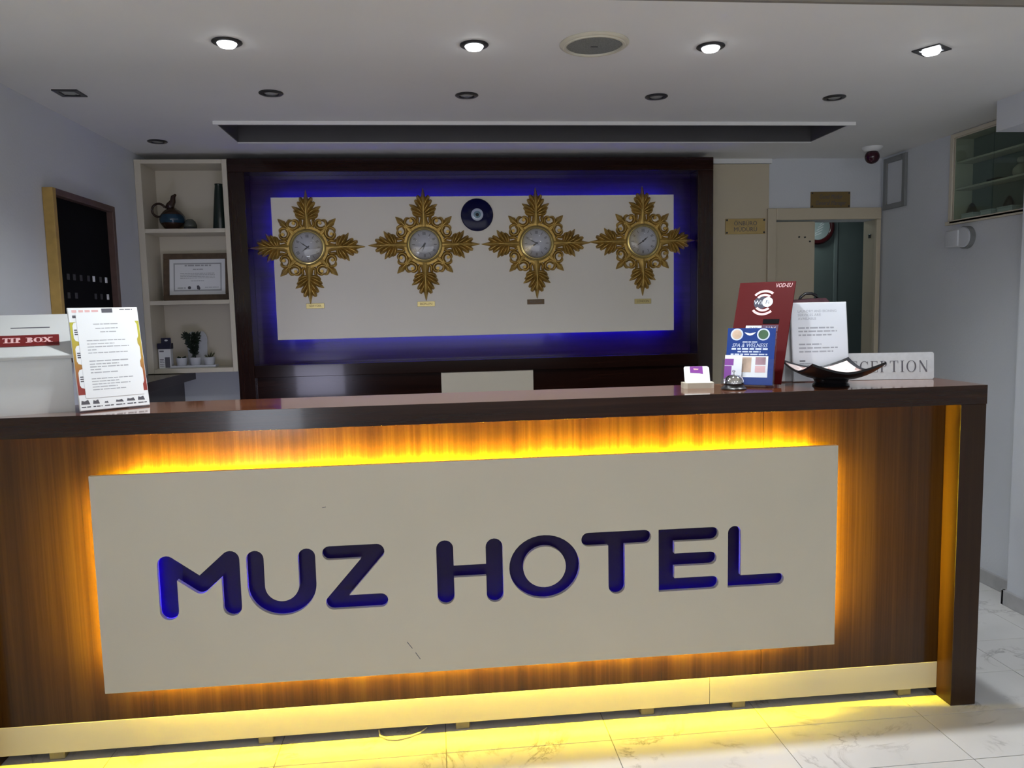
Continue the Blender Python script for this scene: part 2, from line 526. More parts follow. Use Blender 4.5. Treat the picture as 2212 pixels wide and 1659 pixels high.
    def text(s, body, size, fr, cu, cv, n=0.0008, align='CENTER', shear=0.0, width=None):
        c = bpy.data.curves.new('text_tmp', 'FONT')
        c.body = body
        c.size = size
        c.align_x = align
        c.align_y = 'CENTER'
        c.shear = shear
        c.resolution_u = 2
        o = bpy.data.objects.new('text_tmp', c)
        COL.objects.link(o)
        dg = bpy.context.evaluated_depsgraph_get()
        me = bpy.data.meshes.new_from_object(o.evaluated_get(dg))
        xs = [v.co.x for v in me.vertices] or [0]
        k = 1.0
        if width:
            k = width / max(max(xs) - min(xs), 1e-6)
        vs = [s.bm.verts.new(fr.p(cu + v.co.x * k, cv + v.co.y, n)) for v in me.vertices]
        for p in me.polygons:
            try:
                s.bm.faces.new([vs[i] for i in p.vertices])
            except ValueError:
                pass
        bpy.data.objects.remove(o)
        bpy.data.curves.remove(c)
        bpy.data.meshes.remove(me)
        return s

    def words(s, fr, u0, u1, v, h, n=0.0006, fill=1.0):
        """a line of small print, too small to read: word-long strokes"""
        u = u0
        end = u0 + (u1 - u0) * fill
        while u < end - 0.002:
            w = min(random.uniform(0.008, 0.026) * (h / 0.004) ** 0.5, end - u)
            s.quad(u, v - h / 2, u + w, v + h / 2, n, fr)
            u += w + h * 0.7
        return s

    def obj(s, name, mat, parent=None, smooth=False, autosmooth=None):
        bmesh.ops.recalc_face_normals(s.bm, faces=s.bm.faces)
        if parent is not None:
            off = Vector(parent.location)
            q = parent.parent
            while q is not None:
                off += q.location
                q = q.parent
            bmesh.ops.translate(s.bm, verts=s.bm.verts, vec=-off)
        me = bpy.data.meshes.new(name)
        s.bm.to_mesh(me)
        s.bm.free()
        me.materials.append(MAT[mat] if isinstance(mat, str) else mat)
        if smooth:
            for p in me.polygons:
                p.use_smooth = True
            if autosmooth:
                try:
                    me.set_sharp_from_angle(angle=math.radians(autosmooth))
                except Exception:
                    pass
        o = bpy.data.objects.new(name, me)
        COL.objects.link(o)
        if name in ('print', 'tab_print'):
            o['kind'] = 'stuff'
        if parent is not None:
            o.parent = parent
        return o


def tag(o, label=None, cat=None, group=None, kind=None):
    if label:
        o['label'] = label
    if cat:
        o['category'] = cat
    if group:
        o['group'] = group
    if kind:
        o['kind'] = kind
    return o


def thing(name, loc, label, cat, group=None):
    o = bpy.data.objects.new(name, None)
    o.empty_display_size = 0.05
    o.location = loc
    COL.objects.link(o)
    return tag(o, label, cat, group)


def struct(o):
    o['kind'] = 'structure'
    return o


def sroot(name, loc=(0, 0, 0)):
    o = bpy.data.objects.new(name, None)
    o.location = loc
    COL.objects.link(o)
    return struct(o)


def copy_tree(o, parent=None):
    c = o.copy()
    COL.objects.link(c)
    if parent is not None:
        c.parent = parent
    for ch in list(o.children):
        copy_tree(ch, c)
    return c


# ------------------------------------------------------------------ structure
LX, RX, WY = -1.575, 2.793, 2.135
LOB = -6.0

# floor: slab and marble tiles
b = B()
b.box(-4.2, 3.9, LOB - 0.1, 4.3, -0.12, -0.003)
floor = struct(b.obj('floor', 'grout'))
TW, TD, J = 0.56, 0.265, 0.0012
for r in range(-8, 8):
    y0 = 0.218 + TD * (r)
    off = 1.115 if (r <= 0 and r > -4) or r % 4 in (0, 3) else 1.44
    if r in (1, 2):
        off = 1.44
    k0 = math.floor((LX - off) / TW)
    for k in range(k0, k0 + 10):
        x0 = max(off + k * TW, LX)
        x1 = min(off + (k + 1) * TW, RX)
        if x1 - x0 < 0.02:
            continue
        y1 = min(y0 + TD, WY - 0.002)
        B().box(x0 + J, x1 - J, y0 + J, y1 - J, -0.003, 0.0 - random.uniform(0, 0.0006), 0.0008, seg=1).obj('tile', 'marble', floor)
B().box(-4.0, RX, LOB, 0.218 - TD * 8, -0.003, -0.0005).obj('far_paving', 'marble', floor)

# ceiling over the desk, with the tray recess
RC0, RC1, RY0, RY1 = -0.970, 2.095, 1.222, 1.667
b = B()
b.box(LX - 0.1, RX + 0.1, -0.2245, RY0, CEIL, CEIL + 0.3)
b.box(LX - 0.1, RC0, RY0, WY + 0.1, CEIL, CEIL + 0.3)
b.box(RC1, RX + 0.3, RY0, WY + 0.1, CEIL, CEIL + 0.3)
b.box(RC0, RC1, RY1, WY + 0.1, CEIL - 0.004, CEIL + 0.3)
ceil = struct(b.obj('ceiling', 'ceiling'))
b = B()
b.box(RC0, RC1, RY0, RY1, CEIL + 0.20, CEIL + 0.22)
b.box(RC0, RC1, RY1 - 0.006, RY1, CEIL + 0.002, CEIL + 0.1995)
b.box(RC0, RC1, RY0, RY0 + 0.006, CEIL + 0.002, CEIL + 0.1995)
b.box(RC0, RC0 + 0.006, RY0 + 0.0065, RY1 - 0.0065, CEIL + 0.002, CEIL + 0.1995)
b.box(RC1 - 0.006, RC1, RY0 + 0.0065, RY1 - 0.0065, CEIL + 0.002, CEIL + 0.1995)
b.obj('tray_lining', 'tray_grey', ceil)
b = B()
b.box(LX - 0.1, RX + 0.1, -0.24, -0.225, CEIL, LOBBY_CEIL)
b.obj('fascia', 'fascia', ceil)
b = B()
b.box(-4.2, RX + 0.3, LOB - 0.1, -0.225, LOBBY_CEIL, LOBBY_CEIL + 0.1)
b.obj('lobby_ceiling', 'ceiling', ceil)
b = B()
b.box(RC0, RC1, RY0 - 0.012, RY0, CEIL - 0.016, CEIL + 0.02, 0.002)
struct(b.obj('trim_1', 'ceiling'))

# walls
b = B()
b.box(LX - 0.12, LX, -1.9, WY + 0.1, 0, LOBBY_CEIL)
struct(b.obj('wall_left', 'wall'))
DX0, DX1, DZ = 2.104, 2.781, 1.970           # door opening
b = B()
b.box(LX, DX0, WY, WY + 0.15, 0, LOBBY_CEIL)
b.box(DX0, DX1, WY, WY + 0.15, DZ, LOBBY_CEIL)
b.box(DX1, RX + 0.12, WY, WY + 0.15, 0, LOBBY_CEIL)
struct(b.obj('wall_back', 'wall'))
NY0, NY1, NZ0, NZ1 = 0.84, 1.470, 1.868, 2.330  # niche of the glass cabinet
b = B()
b.box(RX, RX + 0.12, 0.45, WY, 0, NZ0)
b.box(RX, RX + 0.12, NY1, WY, NZ0, LOBBY_CEIL)
b.box(RX, RX + 0.12, 0.45, NY1, NZ1, LOBBY_CEIL)
b.box(RX, RX + 0.12, 0.45, NY0, NZ0, NZ1)
wr = struct(b.obj('wall_right', 'wall'))
b = B()
b.box(2.69, RX, LOB, 0.83, 0, LOBBY_CEIL)
struct(b.obj('wall_lobby_right', 'wall'))
b = B()
b.box(2.535, 2.69, 0.40, 0.82, 2.207, CEIL)
b.box(2.535, 2.69, -0.2, 0.40, 2.207, CEIL)
struct(b.obj('beam_1', 'wall'))
b = B()
b.box(-4.1, -4.0, LOB, -1.9, 0, LOBBY_CEIL)
b.box(-4.1, LX - 0.12, -1.9, -1.8, 0, LOBBY_CEIL)
struct(b.obj('wall_lobby_left', 'wall'))
WX0, WX1, WZ0, WZ1 = -2.20, -1.45, 0.12, 0.68
GX0, GX1, GZ0, GZ1 = -3.45, 2.15, 0.90, 2.10
b = B()
b.box(-4.1, GX0, LOB - 0.1, LOB, 0, LOBBY_CEIL)
b.box(GX1, 2.69, LOB - 0.1, LOB, 0, LOBBY_CEIL)
b.box(GX0, GX1, LOB - 0.1, LOB, GZ1, LOBBY_CEIL)
b.box(GX0, WX0, LOB - 0.1, LOB, 0, GZ0)
b.box(WX1, GX1, LOB - 0.1, LOB, 0, GZ0)
b.box(WX0, WX1, LOB - 0.1, LOB, 0, WZ0)
b.box(WX0, WX1, LOB - 0.1, LOB, WZ1, GZ0)
struct(b.obj('wall_front', 'wall'))
struct(B().box(WX0, WX1, LOB - 0.055, LOB - 0.045, WZ0, WZ1).obj('unseen_window_1', 'pane'))  # unseen low opening, added to go with the reflection light
struct(B().box(GX0, GX1, LOB - 0.055, LOB - 0.045, GZ0, GZ1).obj('unseen_window_2', 'pane'))  # unseen wide opening, added to go with the broad fill light
# skirting
b = B()
b.box(2.672, 2.69, LOB, 0.845, 0, 0.072, 0.002)
b.box(2.672, RX - 0.018, 0.83, 0.848, 0, 0.072, 0.002)
struct(b.obj('baseboard_column', 'skirt'))
b = B()
b.box(RX - 0.018, RX, 0.848, WY, 0, 0.072, 0.002)
struct(b.obj('baseboard_right', 'skirt'))

# cream wall panel beside the wood frame and the strip above it
b = B()
b.box(1.634, 2.062, WY - 0.012, WY, 0, 2.308, 0.001)
struct(b.obj('trim_2', 'door'))
b = B()
b.box(1.634, 2.075, WY - 0.022, WY, 2.310, CEIL - 0.004, 0.001)
struct(b.obj('trim_3', 'ceiling'))

# door into the back office
dr = sroot('door_1', (2.44, WY, 0))
b = B()
b.box(2.049, DX0, WY - 0.03, WY + 0.0, 0, 2.040, 0.004)
b.box(DX0, RX - 0.012, WY - 0.03, WY + 0.0, DZ, 2.040, 0.004)
b.obj('door_frame', 'door', dr)
b = B()
b.box(DX1 - 0.012, DX1, WY, WY + 0.15, 0, DZ, 0.002)
b.box(DX1 - 0.03, RX - 0.013, WY - 0.03, WY, 0, DZ - 0.001, 0.004)
b.obj('door_jamb', 'door', dr)
lf = B().box(2.112, 2.372, WY + 0.012, WY + 0.05, 0.008, DZ - 0.008, 0.003).obj('door_leaf', 'door', dr)
for sx, sz in [(2.268, 1.868), (2.306, 1.866), (2.338, 1.84)]:
    B().disc(sx, sz, 0.005, -(WY + 0.013), -(WY + 0.006), FRONT, 10).obj('screw', 'dark_metal', lf)
B().box(DX1 - 0.018, DX1 - 0.011, WY + 0.06, WY + 0.085, 1.86, 1.885, 0.002).obj('strike_hole', 'dark_metal', dr)

# office behind the door
b = B()
b.box(2.0, 4.0, 4.2, 4.3, 0, 2.5)
b.box(3.9, 4.0, WY + 0.15, 4.2, 0, 2.5)
b.box(1.9, 2.0, WY + 0.15, 4.3, 0, 2.5)
struct(b.obj('wall_office', 'wall'))
b = B()
b.box(1.9, 4.0, WY + 0.15, 4.3, 2.4, 2.5)
struct(b.obj('ceiling_office', 'ceiling'))

# ------------------------------------------------------------------ reception desk
desk = thing('reception_desk', (0.28, 0.16, 0), 'long mahogany reception desk with a backlit cream hotel sign on its front', 'desk')
XL, XR = -1.570, 1.913
B().box(XL, XR - 0.0022, 0.0022, 0.318, 1.100, TOP, 0.0).obj('countertop', 'wood_top', desk)
B().box(XL, XR, 0.0, 0.0021, 1.0995, TOP, 0.0006, seg=1).obj('shaded_edge', 'wood_edge_shaded', desk)  # thin strip that carries the shade of the edge in its colour
B().box(XR - 0.0021, XR, 0.0022, 0.318, 1.0995, TOP, 0.0006, seg=1).obj('shaded_edge', 'wood_edge_shaded', desk)
B().box(-1.471, 1.815, 0.3055, 0.860, 0.720, 0.750, 0.002).obj('lower_worktop', 'wood_dark', desk)
B().box(1.816, 1.911, 0.0, 0.310, 0.0, 1.0995, 0.002).obj('end_pillar', 'wood_pillar', desk)
B().box(-1.566, -1.472, 0.0, 0.310, 0.0, 1.0995, 0.002).obj('end_pillar', 'wood_pillar', desk)
WF = 0.080
for x0, x1 in ((-1.4715, 1.1362), (1.1376, 1.8155)):
    B().box(x0, x1, WF, WF + 0.018, 0.131, 1.0995, 0.0006, seg=1).obj('front_panel', 'wood_front', desk)
B().box(-1.471, 1.815, WF + 0.019, 0.305, 0.035, 1.099).obj('carcass', 'wood_dark', desk)
for x0, x1 in ((-1.4715, 0.944), (0.9455, 1.8155)):
    B().box(x0, x1, WF - 0.0005, WF + 0.014, 0.031, 0.1305, 0.001, seg=1).obj('plinth', 'cream', desk)
for fx in (-1.30, -0.62, 0.055, 0.72, 1.06, 1.70):
    B().box(fx - 0.025, fx + 0.025, WF + 0.012, WF + 0.06, 0.0, 0.0345, 0.003, seg=1).obj('foot', 'foot', desk)

# sign panel with cut-out letters
PX0, PX1, PZ0, PZ1 = -1.108, 1.391, 0.2435, 0.967
PF, PB = 0.037, 0.055


def capsule(p, q, w, c0=True, c1=True, seg=10):
    (x0, z0), (x1, z1) = p, q
    d = Vector((x1 - x0, z1 - z0))
    a = math.atan2(d.y, d.x)
    r = w / 2
    pts = []
    if c1:
        pts += [(x1 + r * math.cos(a - PI / 2 + PI * i / seg), z1 + r * math.sin(a - PI / 2 + PI * i / seg)) for i in range(seg + 1)]
    else:
        pts += [(x1 + r * math.cos(a - PI / 2), z1 + r * math.sin(a - PI / 2)), (x1 + r * math.cos(a + PI / 2), z1 + r * math.sin(a + PI / 2))]
    if c0:
        pts += [(x0 + r * math.cos(a + PI / 2 + PI * i / seg), z0 + r * math.sin(a + PI / 2 + PI * i / seg)) for i in range(seg + 1)]
    else:
        pts += [(x0 + r * math.cos(a + PI / 2), z0 + r * math.sin(a + PI / 2)), (x0 + r * math.cos(a + 1.5 * PI), z0 + r * math.sin(a + 1.5 * PI))]
    return pts


def letter_strokes(g=0.0):
    """each letter as a list of prism outlines or rings; g grows the stroke"""
    L = []
    w = 0.060 + g
    # M
    L.append([('c', (-0.888, 0.510), (-0.888, 0.664), w), ('c', (-0.688, 0.512), (-0.688, 0.671), w),
              ('c', (-0.886, 0.666), (-0.785, 0.590), 0.054 + g), ('c', (-0.785, 0.590), (-0.690, 0.673), 0.054 + g)])
    # U
    L.append([('c', (-0.609, 0.575), (-0.609, 0.669), 0.056 + g), ('c', (-0.443, 0.575), (-0.443, 0.668), 0.056 + g),
              ('a', (-0.526, 0.577), 0.055 - g / 2, 0.111 + g / 2, 0.055 - g / 2, 0.104 + g / 2, PI, 2 * PI)])
    # Z
    L.append([('c', (-0.369, 0.676), (-0.214, 0.676), 0.047 + g), ('c', (-0.362, 0.506), (-0.206, 0.506), 0.047 + g),
              ('c', (-0.214, 0.674), (-0.362, 0.508), 0.050 + g)])
    # H
    L.append([('c', (0.011, 0.506), (0.011, 0.671), 0.057 + g), ('c', (0.177, 0.504), (0.177, 0.669), 0.057 + g),
              ('f', (0.011, 0.590), (0.177, 0.590), 0.042 + g)])
    # O
    L.append([('a', (0.348, 0.589), 0.073 - g / 2, 0.121 + g / 2, 0.071 - g / 2, 0.111 + g / 2, 0, 2 * PI)])
    # T
    L.append([('c', (0.500, 0.676), (0.696, 0.676), 0.048 + g), ('t', (0.598, 0.676), (0.598, 0.508), 0.058 + g)])
    # E
    L.append([('f', (0.774, 0.477 - g / 2), (0.774, 0.698 + g / 2), 0.056 + g), ('t', (0.774, 0.675), (0.937, 0.675), 0.046 + g),
              ('t', (0.774, 0.588), (0.930, 0.588), 0.046 + g), ('t', (0.774, 0.500), (0.937, 0.500), 0.046 + g)])
    # L
    L.append([('t', (1.017, 0.478 - g / 2), (1.017, 0.674), 0.047 + g), ('t', (0.994 - g / 2, 0.499), (1.177, 0.499), 0.042 + g)])
    return L


def stroke(b, st, n0, n1):
    k = st[0]
    if k == 'a':
        _, (cu, cv), r0, r1, q0, q1, a0, a1 = st
        b.ring(cu, cv, r0, r1, n0, n1, FRONT, 40, q0, q1, a0, a1)
    else:
        _, p, q, w = st
        b.prism(capsule(p, q, w, k == 'c', k in 'ct'), n0, n1, FRONT)


sb = B()
sb.box(PX0, PX1, PF, PB, PZ0, PZ1, 0.0015, seg=1)
slab = sb.obj('slab_tmp', 'cream_matt')
cutters = []
for i, L in enumerate(letter_strokes()):
    for j, st in enumerate(L):
        c = B()
        # slightly different depths keep coincident faces apart
        stroke(c, st, -(PB + 0.01 + 0.0007 * j), -(PF - 0.01 - 0.0007 * j))
        co = c.obj('cut_tmp', 'cream_matt')
        cutters.append(co)
        md = slab.modifiers.new('cut%d_%d' % (i, j), 'BOOLEAN')
        md.operation = 'DIFFERENCE'
        md.solver = 'EXACT'
        md.object = co
bpy.context.view_layer.update()
dg = bpy.context.evaluated_depsgraph_get()
me = bpy.data.meshes.new_from_object(slab.evaluated_get(dg))
me.transform(Matrix.Translation(-Vector(desk.location)))
me.name = 'sign_panel'
if not me.materials:
    me.materials.append(MAT['cream_matt'])
sign = bpy.data.objects.new('sign_panel', me)
COL.objects.link(sign)
sign.parent = desk
sign['label'] = 'cream sign board with MUZ HOTEL cut out of it'
for o in cutters + [slab]:
    m0 = o.data
    bpy.data.objects.remove(o)
    bpy.data.meshes.remove(m0)
for L in letter_strokes(0.016):
    c = B()
    for j, st in enumerate(L):
        stroke(c, st, -(WF - 0.0003), -(WF - 0.009 + 0.0004 * j))
    c.obj('letter', 'letter', sign)
# spacer that carries the board and keeps the two colours of light apart
b = B()
SX0, SX1, SZ0, SZ1 = -1.045, 1.325, 0.325, 0.905
for x0, x1, z0, z1 in ((SX0, SX1, SZ0, SZ0 + 0.012), (SX0, SX1, SZ1 - 0.012, SZ1), (SX0, SX0 + 0.012, SZ0 + 0.012, SZ1 - 0.012), (SX1 - 0.012, SX1, SZ0 + 0.012, SZ1 - 0.012)):
    b.box(x0, x1, PB + 0.0003, WF - 0.0003, z0, z1)
b.obj('spacer_frame', 'white_board', sign)
B().box(-1.00, 1.29, 0.062, 0.072, 0.926, 0.936).obj('led_strip', 'led_top', desk)
B().box(-1.02, 1.16, 0.062, 0.074, 0.300, 0.310).obj('led_strip', 'led_bottom', desk)
B().box(-1.03, 1.28, 0.062, 0.070, 0.258, 0.266).obj('led_strip', 'led_fill', desk)  # extra strip, added to carry dim yellow further across the floor
B().box(-1.059, -1.051, 0.0565, 0.0625, 0.33, 0.90).obj('led_strip', 'led_side', desk)
B().box(1.331, 1.339, 0.0565, 0.0625, 0.33, 0.90).obj('led_strip', 'led_side', desk)
B().box(-0.98, 1.25, 0.062, 0.070, 0.340, 0.346).obj('led_strip', 'led_blue_sign', desk)['label'] = 'blue light strip behind the letters'
B().box(-1.00, -0.994, 0.062, 0.070, 0.40, 0.80).obj('led_strip', 'led_blue_sign', desk)['label'] = 'blue light strip behind the letters'
# scratches on the board
for p, q in (((-0.125, 0.355), (-0.108, 0.331)), ((-0.098, 0.316), (-0.083, 0.292)), ((-0.385, 0.8305), (-0.373, 0.8325))):
    B().prism(capsule(p, q, 0.0022, False, False), -PF, -PF + 0.0005, FRONT).obj('scratch', 'ink', sign)

# loose cable under the plinth
pth = [(-0.235, 0.092, 0.020), (-0.232, 0.078, 0.006), (-0.205, 0.058, 0.004), (-0.17, 0.050, 0.004), (-0.13, 0.062, 0.004), (-0.095, 0.082, 0.005), (-0.07, 0.100, 0.012)]
tag(B().tube(pth, 0.003, 8).obj('cable', 'cable', None, True), 'thin pale cable looping out on the floor under the desk plinth', 'cable')

# ------------------------------------------------------------------ wood wall unit behind the desk
FY = 1.906
unit = thing('wall_unit', (0.27, 2.02, 0), 'dark mahogany wall frame with blue backlighting around a glossy cream panel', 'wall unit')
fx0, fx1, ix0, ix1 = -1.090, 1.630, -1.003, 1.537
ftop, itop, ibot, fbot = 2.309, 2.236, 1.180, 1.112
B().box(fx0, fx1, FY, WY - 0.002, itop, ftop, 0.002).obj('top_rail', 'wood_dark', unit)
B().box(fx0, ix0, FY, WY - 0.002, 0, itop - 0.0005, 0.002).obj('stile', 'wood_dark_up', unit)
B().box(ix1, fx1, FY, WY - 0.002, 0, itop - 0.0005, 0.002).obj('stile', 'wood_dark_up', unit)
B().box(ix0 + 0.0005, ix1 - 0.0005, FY, WY - 0.002, fbot, ibot, 0.002).obj('bottom_rail', 'wood_dark', unit)
B().box(ix0 + 0.0005, ix1 - 0.0005, 2.035, 2.055, ibot + 0.0005, itop - 0.0005).obj('backing', 'backing', unit)
B().box(ix0 + 0.0005, ix1 - 0.0005, FY + 0.028, WY - 0.002, 0.0, fbot - 0.0005, 0.001).obj('lower_panel', 'wood_dark', unit)
B().box(0.030, 0.561, FY + 0.008, FY + 0.0275, 0.70, fbot - 0.002, 0.002).obj('drawer_front', 'white_board', unit)
BX0, BX1, BZ0, BZ1 = -0.880, 1.413, 1.3175, 2.107
B().box(BX0, BX1, 1.965, 1.983, BZ0, BZ1, 0.0015).obj('display_panel', 'panel', unit)
for x in (-0.6, 0.27, 1.1):
    B().box(x - 0.03, x + 0.03, 1.9835, 2.0345, 1.45, 1.95).obj('batten', 'wood_dark', unit)
for x0, x1, z0, z1 in ((BX0 + 0.04, BX1 - 0.04, BZ1 - 0.045, BZ1 - 0.035), (BX0 + 0.04, BX1 - 0.04, BZ0 + 0.035, BZ0 + 0.045),
                       (BX0 + 0.045, BX0 + 0.055, BZ0 + 0.05, BZ1 - 0.05), (BX1 - 0.055, BX1 - 0.045, BZ0 + 0.05, BZ1 - 0.05)):
    B().box(x0, x1, 1.995, 2.003, z0, z1).obj('led_strip', 'led_blue', unit)

# ------------------------------------------------------------------ ornate clocks
CLK_Y = 1.9645


def carved(fr):
    b = B()
    rot = lambda a: (lambda u, v: (u * math.cos(a) + v * math.sin(a), -u * math.sin(a) + v * math.cos(a)))

    def rib(T, pts, ws, hs, base=0.0, n=None):
        # smooth the control polygon (Catmull-Rom) before building
        P, Wd, H = [], [], []
        k = len(pts)
        sub = n or 4
        for i in range(k - 1):
            p0, p1, p2, p3 = pts[max(i - 1, 0)], pts[i], pts[i + 1], pts[min(i + 2, k - 1)]
            for j in range(sub):
                t = j / sub
                f = lambda a, c, d, e: 0.5 * (2 * c + (d - a) * t + (2 * a - 5 * c + 4 * d - e) * t * t + (3 * c - a - 3 * d + e) * t ** 3)
                P.append(T(f(p0[0], p1[0], p2[0], p3[0]), f(p0[1], p1[1], p2[1], p3[1])))
                Wd.append(ws[i] + (ws[i + 1] - ws[i]) * t)
                H.append(hs[i] + (hs[i + 1] - hs[i]) * t)
        P.append(T(*pts[-1]))
        Wd.append(ws[-1])
        H.append(hs[-1])
        b.ribbon(P, Wd, H, fr, base)

    b.ring(0, 0, 0.060, 0.114, 0.0, 0.014, fr, 48)
    for q in range(4):
        T = rot(q * PI / 2)
        # long stem of the arm, flaring at the dial and pointed at the tip
        rib(T, [(0, 0.095), (0, 0.125), (0, 0.155), (0, 0.20), (0, 0.245), (0, 0.275), (0, 0.316)],
            [0.040, 0.024, 0.018, 0.018, 0.019, 0.011, 0.001], [0.016, 0.021, 0.022, 0.026, 0.024, 0.018, 0.006])
        rib(T, [(0, 0.108), (0, 0.128), (0, 0.15)], [0.009, 0.005, 0.002], [0.021, 0.023, 0.021])
        for s in (-1, 1):
            S = lambda u, v, s=s: T(s * u, v)
            # acanthus lobes
            rib(S, [(0.010, 0.160), (0.030, 0.163), (0.050, 0.170), (0.062, 0.182)], [0.007, 0.010, 0.010, 0.003], [0.016, 0.020, 0.016, 0.006])
            rib(S, [(0.010, 0.168), (0.032, 0.178), (0.056, 0.192), (0.071, 0.203)], [0.007, 0.011, 0.010, 0.002], [0.018, 0.025, 0.019, 0.006])
            rib(S, [(0.008, 0.178), (0.030, 0.196), (0.056, 0.212), (0.079, 0.226)], [0.007, 0.012, 0.012, 0.001], [0.018, 0.028, 0.020, 0.006])
            rib(S, [(0.006, 0.190), (0.020, 0.215), (0.036, 0.238), (0.047, 0.250)], [0.006, 0.012, 0.012, 0.005], [0.018, 0.029, 0.022, 0.010])
            rib(S, [(0.004, 0.212), (0.014, 0.238), (0.026, 0.262), (0.031, 0.275)], [0.006, 0.011, 0.012, 0.006], [0.018, 0.028, 0.024, 0.012])
            # curled leaf near the dial
            rib(S, [(0.024, 0.108), (0.036, 0.126), (0.034, 0.146), (0.044, 0.157)], [0.010, 0.008, 0.008, 0.004], [0.016, 0.017, 0.016, 0.010])
            # scroll between arm and diagonal
            cx, cy = 0.072, 0.133
            pts = [(0.066, 0.078), (0.094, 0.098)]
            a0 = math.atan2(0.110 - cy, 0.092 - cx)
            ws, hs = [0.012, 0.011], [0.016, 0.019]
            m = 13
            for i in range(m):
                t = i / (m - 1)
                a = -0.55 - t * 4.6
                r = 0.037 * (1 - 0.66 * t)
                pts.append((cx + r * math.cos(a), cy + r * math.sin(a)))
                ws.append(0.0125 - 0.0045 * t)
                hs.append(0.019 - 0.004 * t)
            rib(S, pts, ws, hs, 0.0, 2)
            b.disc(*S(cx, cy), 0.009, 0.0, 0.019, fr, 12)
        # diagonal leaf
        D = rot(q * PI / 2 + PI / 4)
        rib(D, [(0, 0.100), (0, 0.135), (0, 0.165), (0, 0.190), (0, 0.224)], [0.026, 0.015, 0.012, 0.018, 0.001], [0.016, 0.020, 0.020, 0.021, 0.006])
        rib(D, [(0, 0.168), (0, 0.195), (0, 0.220)], [0.002, 0.003, 0.001], [0.024, 0.025, 0.010])
        for s in (-1, 1):
            S = lambda u, v, s=s: D(s * u, v)
            rib(S, [(0.004, 0.150), (0.018, 0.168), (0.036, 0.172), (0.048, 0.162)], [0.006, 0.009, 0.009, 0.004], [0.016, 0.020, 0.018, 0.008])
    return b


def build_clock(x, z, label):
    t = thing('wall_clock', (x, CLK_Y, z), label, 'clock', 'gilded wall clocks')
    fr = Fr((x, CLK_Y, z))
    carved(fr).obj('carved_frame', 'gold', t, True, 50)
    B().lathe([(0.083, 0.010), (0.099, 0.010), (0.101, 0.020), (0.096, 0.028), (0.087, 0.029), (0.083, 0.022)], 0, 0, 48, fr, closed=True).obj('bezel', 'bezel', t, True, 60)
    d = B().disc(0, 0, 0.0835, 0.012, 0.0165, fr, 48).obj('dial', 'dial', t)
    b = B()
    for i in range(12):
        a = i * PI / 6
        u = Vector((math.cos(a), -math.sin(a)))
        c = Vector((math.sin(a), math.cos(a))) * 0.062
        nb = 3 if i in (0, 8) else (2 if i % 2 == 0 else 1)
        for k in range(nb):
            o = (k - (nb - 1) / 2) * 0.006
            w, h = 0.0017, 0.0085
            v = Vector((math.sin(a), math.cos(a)))
            cc = c + u * o
            pts = [cc + u * sx * w + v * sy * h for sx, sy in ((-1, -1), (1, -1), (1, 1), (-1, 1))]
            b.prism([(p.x, p.y) for p in pts], 0.0165, 0.0170, fr)
    b.ring(0, 0, 0.0755, 0.0765, 0.0165, 0.0169, fr, 48)
    b.obj('numerals', 'numeral', d)
    return t, fr


def hand(fr, deg, ln, w, n, name, t):
    a = math.radians(deg)
    d = Vector((math.sin(a), math.cos(a)))
    s = Vector((d.y, -d.x))
    pts = [d * -0.012 + s * w * 0.5, d * -0.012 - s * w * 0.5, d * ln * 0.45 - s * w, d * ln * 0.62 - s * w * 0.45, d * ln,
           d * ln * 0.62 + s * w * 0.45, d * ln * 0.45 + s * w]
    b = B()
    b.prism([(p.x, p.y) for p in pts], n, n + 0.0012, fr)
    if name == 'hour_hand':
        b.disc(0, 0, 0.006, n - 0.0008, n + 0.002, fr, 14)
    return b.obj(name, 'black', t)


clocks = [(-0.689, 1.831, 'gilded carved wall clock at the far left, its arm crossing the blue glow', 232, 305),
          (-0.041, 1.837, 'gilded carved wall clock just left of the blue eye amulet', 197, 225),
          (0.599, 1.836, 'gilded carved wall clock right of the blue eye amulet, above the dark plate', 237, 297),
          (1.224, 1.840, 'gilded carved wall clock at the far right, hands in one slanted line', 50, 236)]
proto = None
for x, z, lab, ha, ma in clocks:
    if proto is None:
        t, fr = build_clock(x, z, lab)
        proto = t
    else:
        t = copy_tree(proto)
        t.location = (x, CLK_Y, z)
        t['label'] = lab
        fr = Fr((x, CLK_Y, z))
protos = [o for o in bpy.data.objects if o.name.startswith('wall_clock') and o.type == 'EMPTY']
protos.sort(key=lambda o: o.location.x)
for t, (x, z, lab, ha, ma) in zip(protos, clocks):
    fr = Fr((x, CLK_Y, z))
    hand(fr, ha, 0.042, 0.0042, 0.0185, 'hour_hand', t)
    hand(fr, ma, 0.060, 0.0030, 0.0205, 'minute_hand', t)
    B().lathe([(0.0835, 0.0235), (0.070, 0.0275), (0.045, 0.0305), (0.02, 0.0318), (0.0, 0.032)], 0, 0, 40, fr).obj('glass_cover', 'clock_glass', t, True)

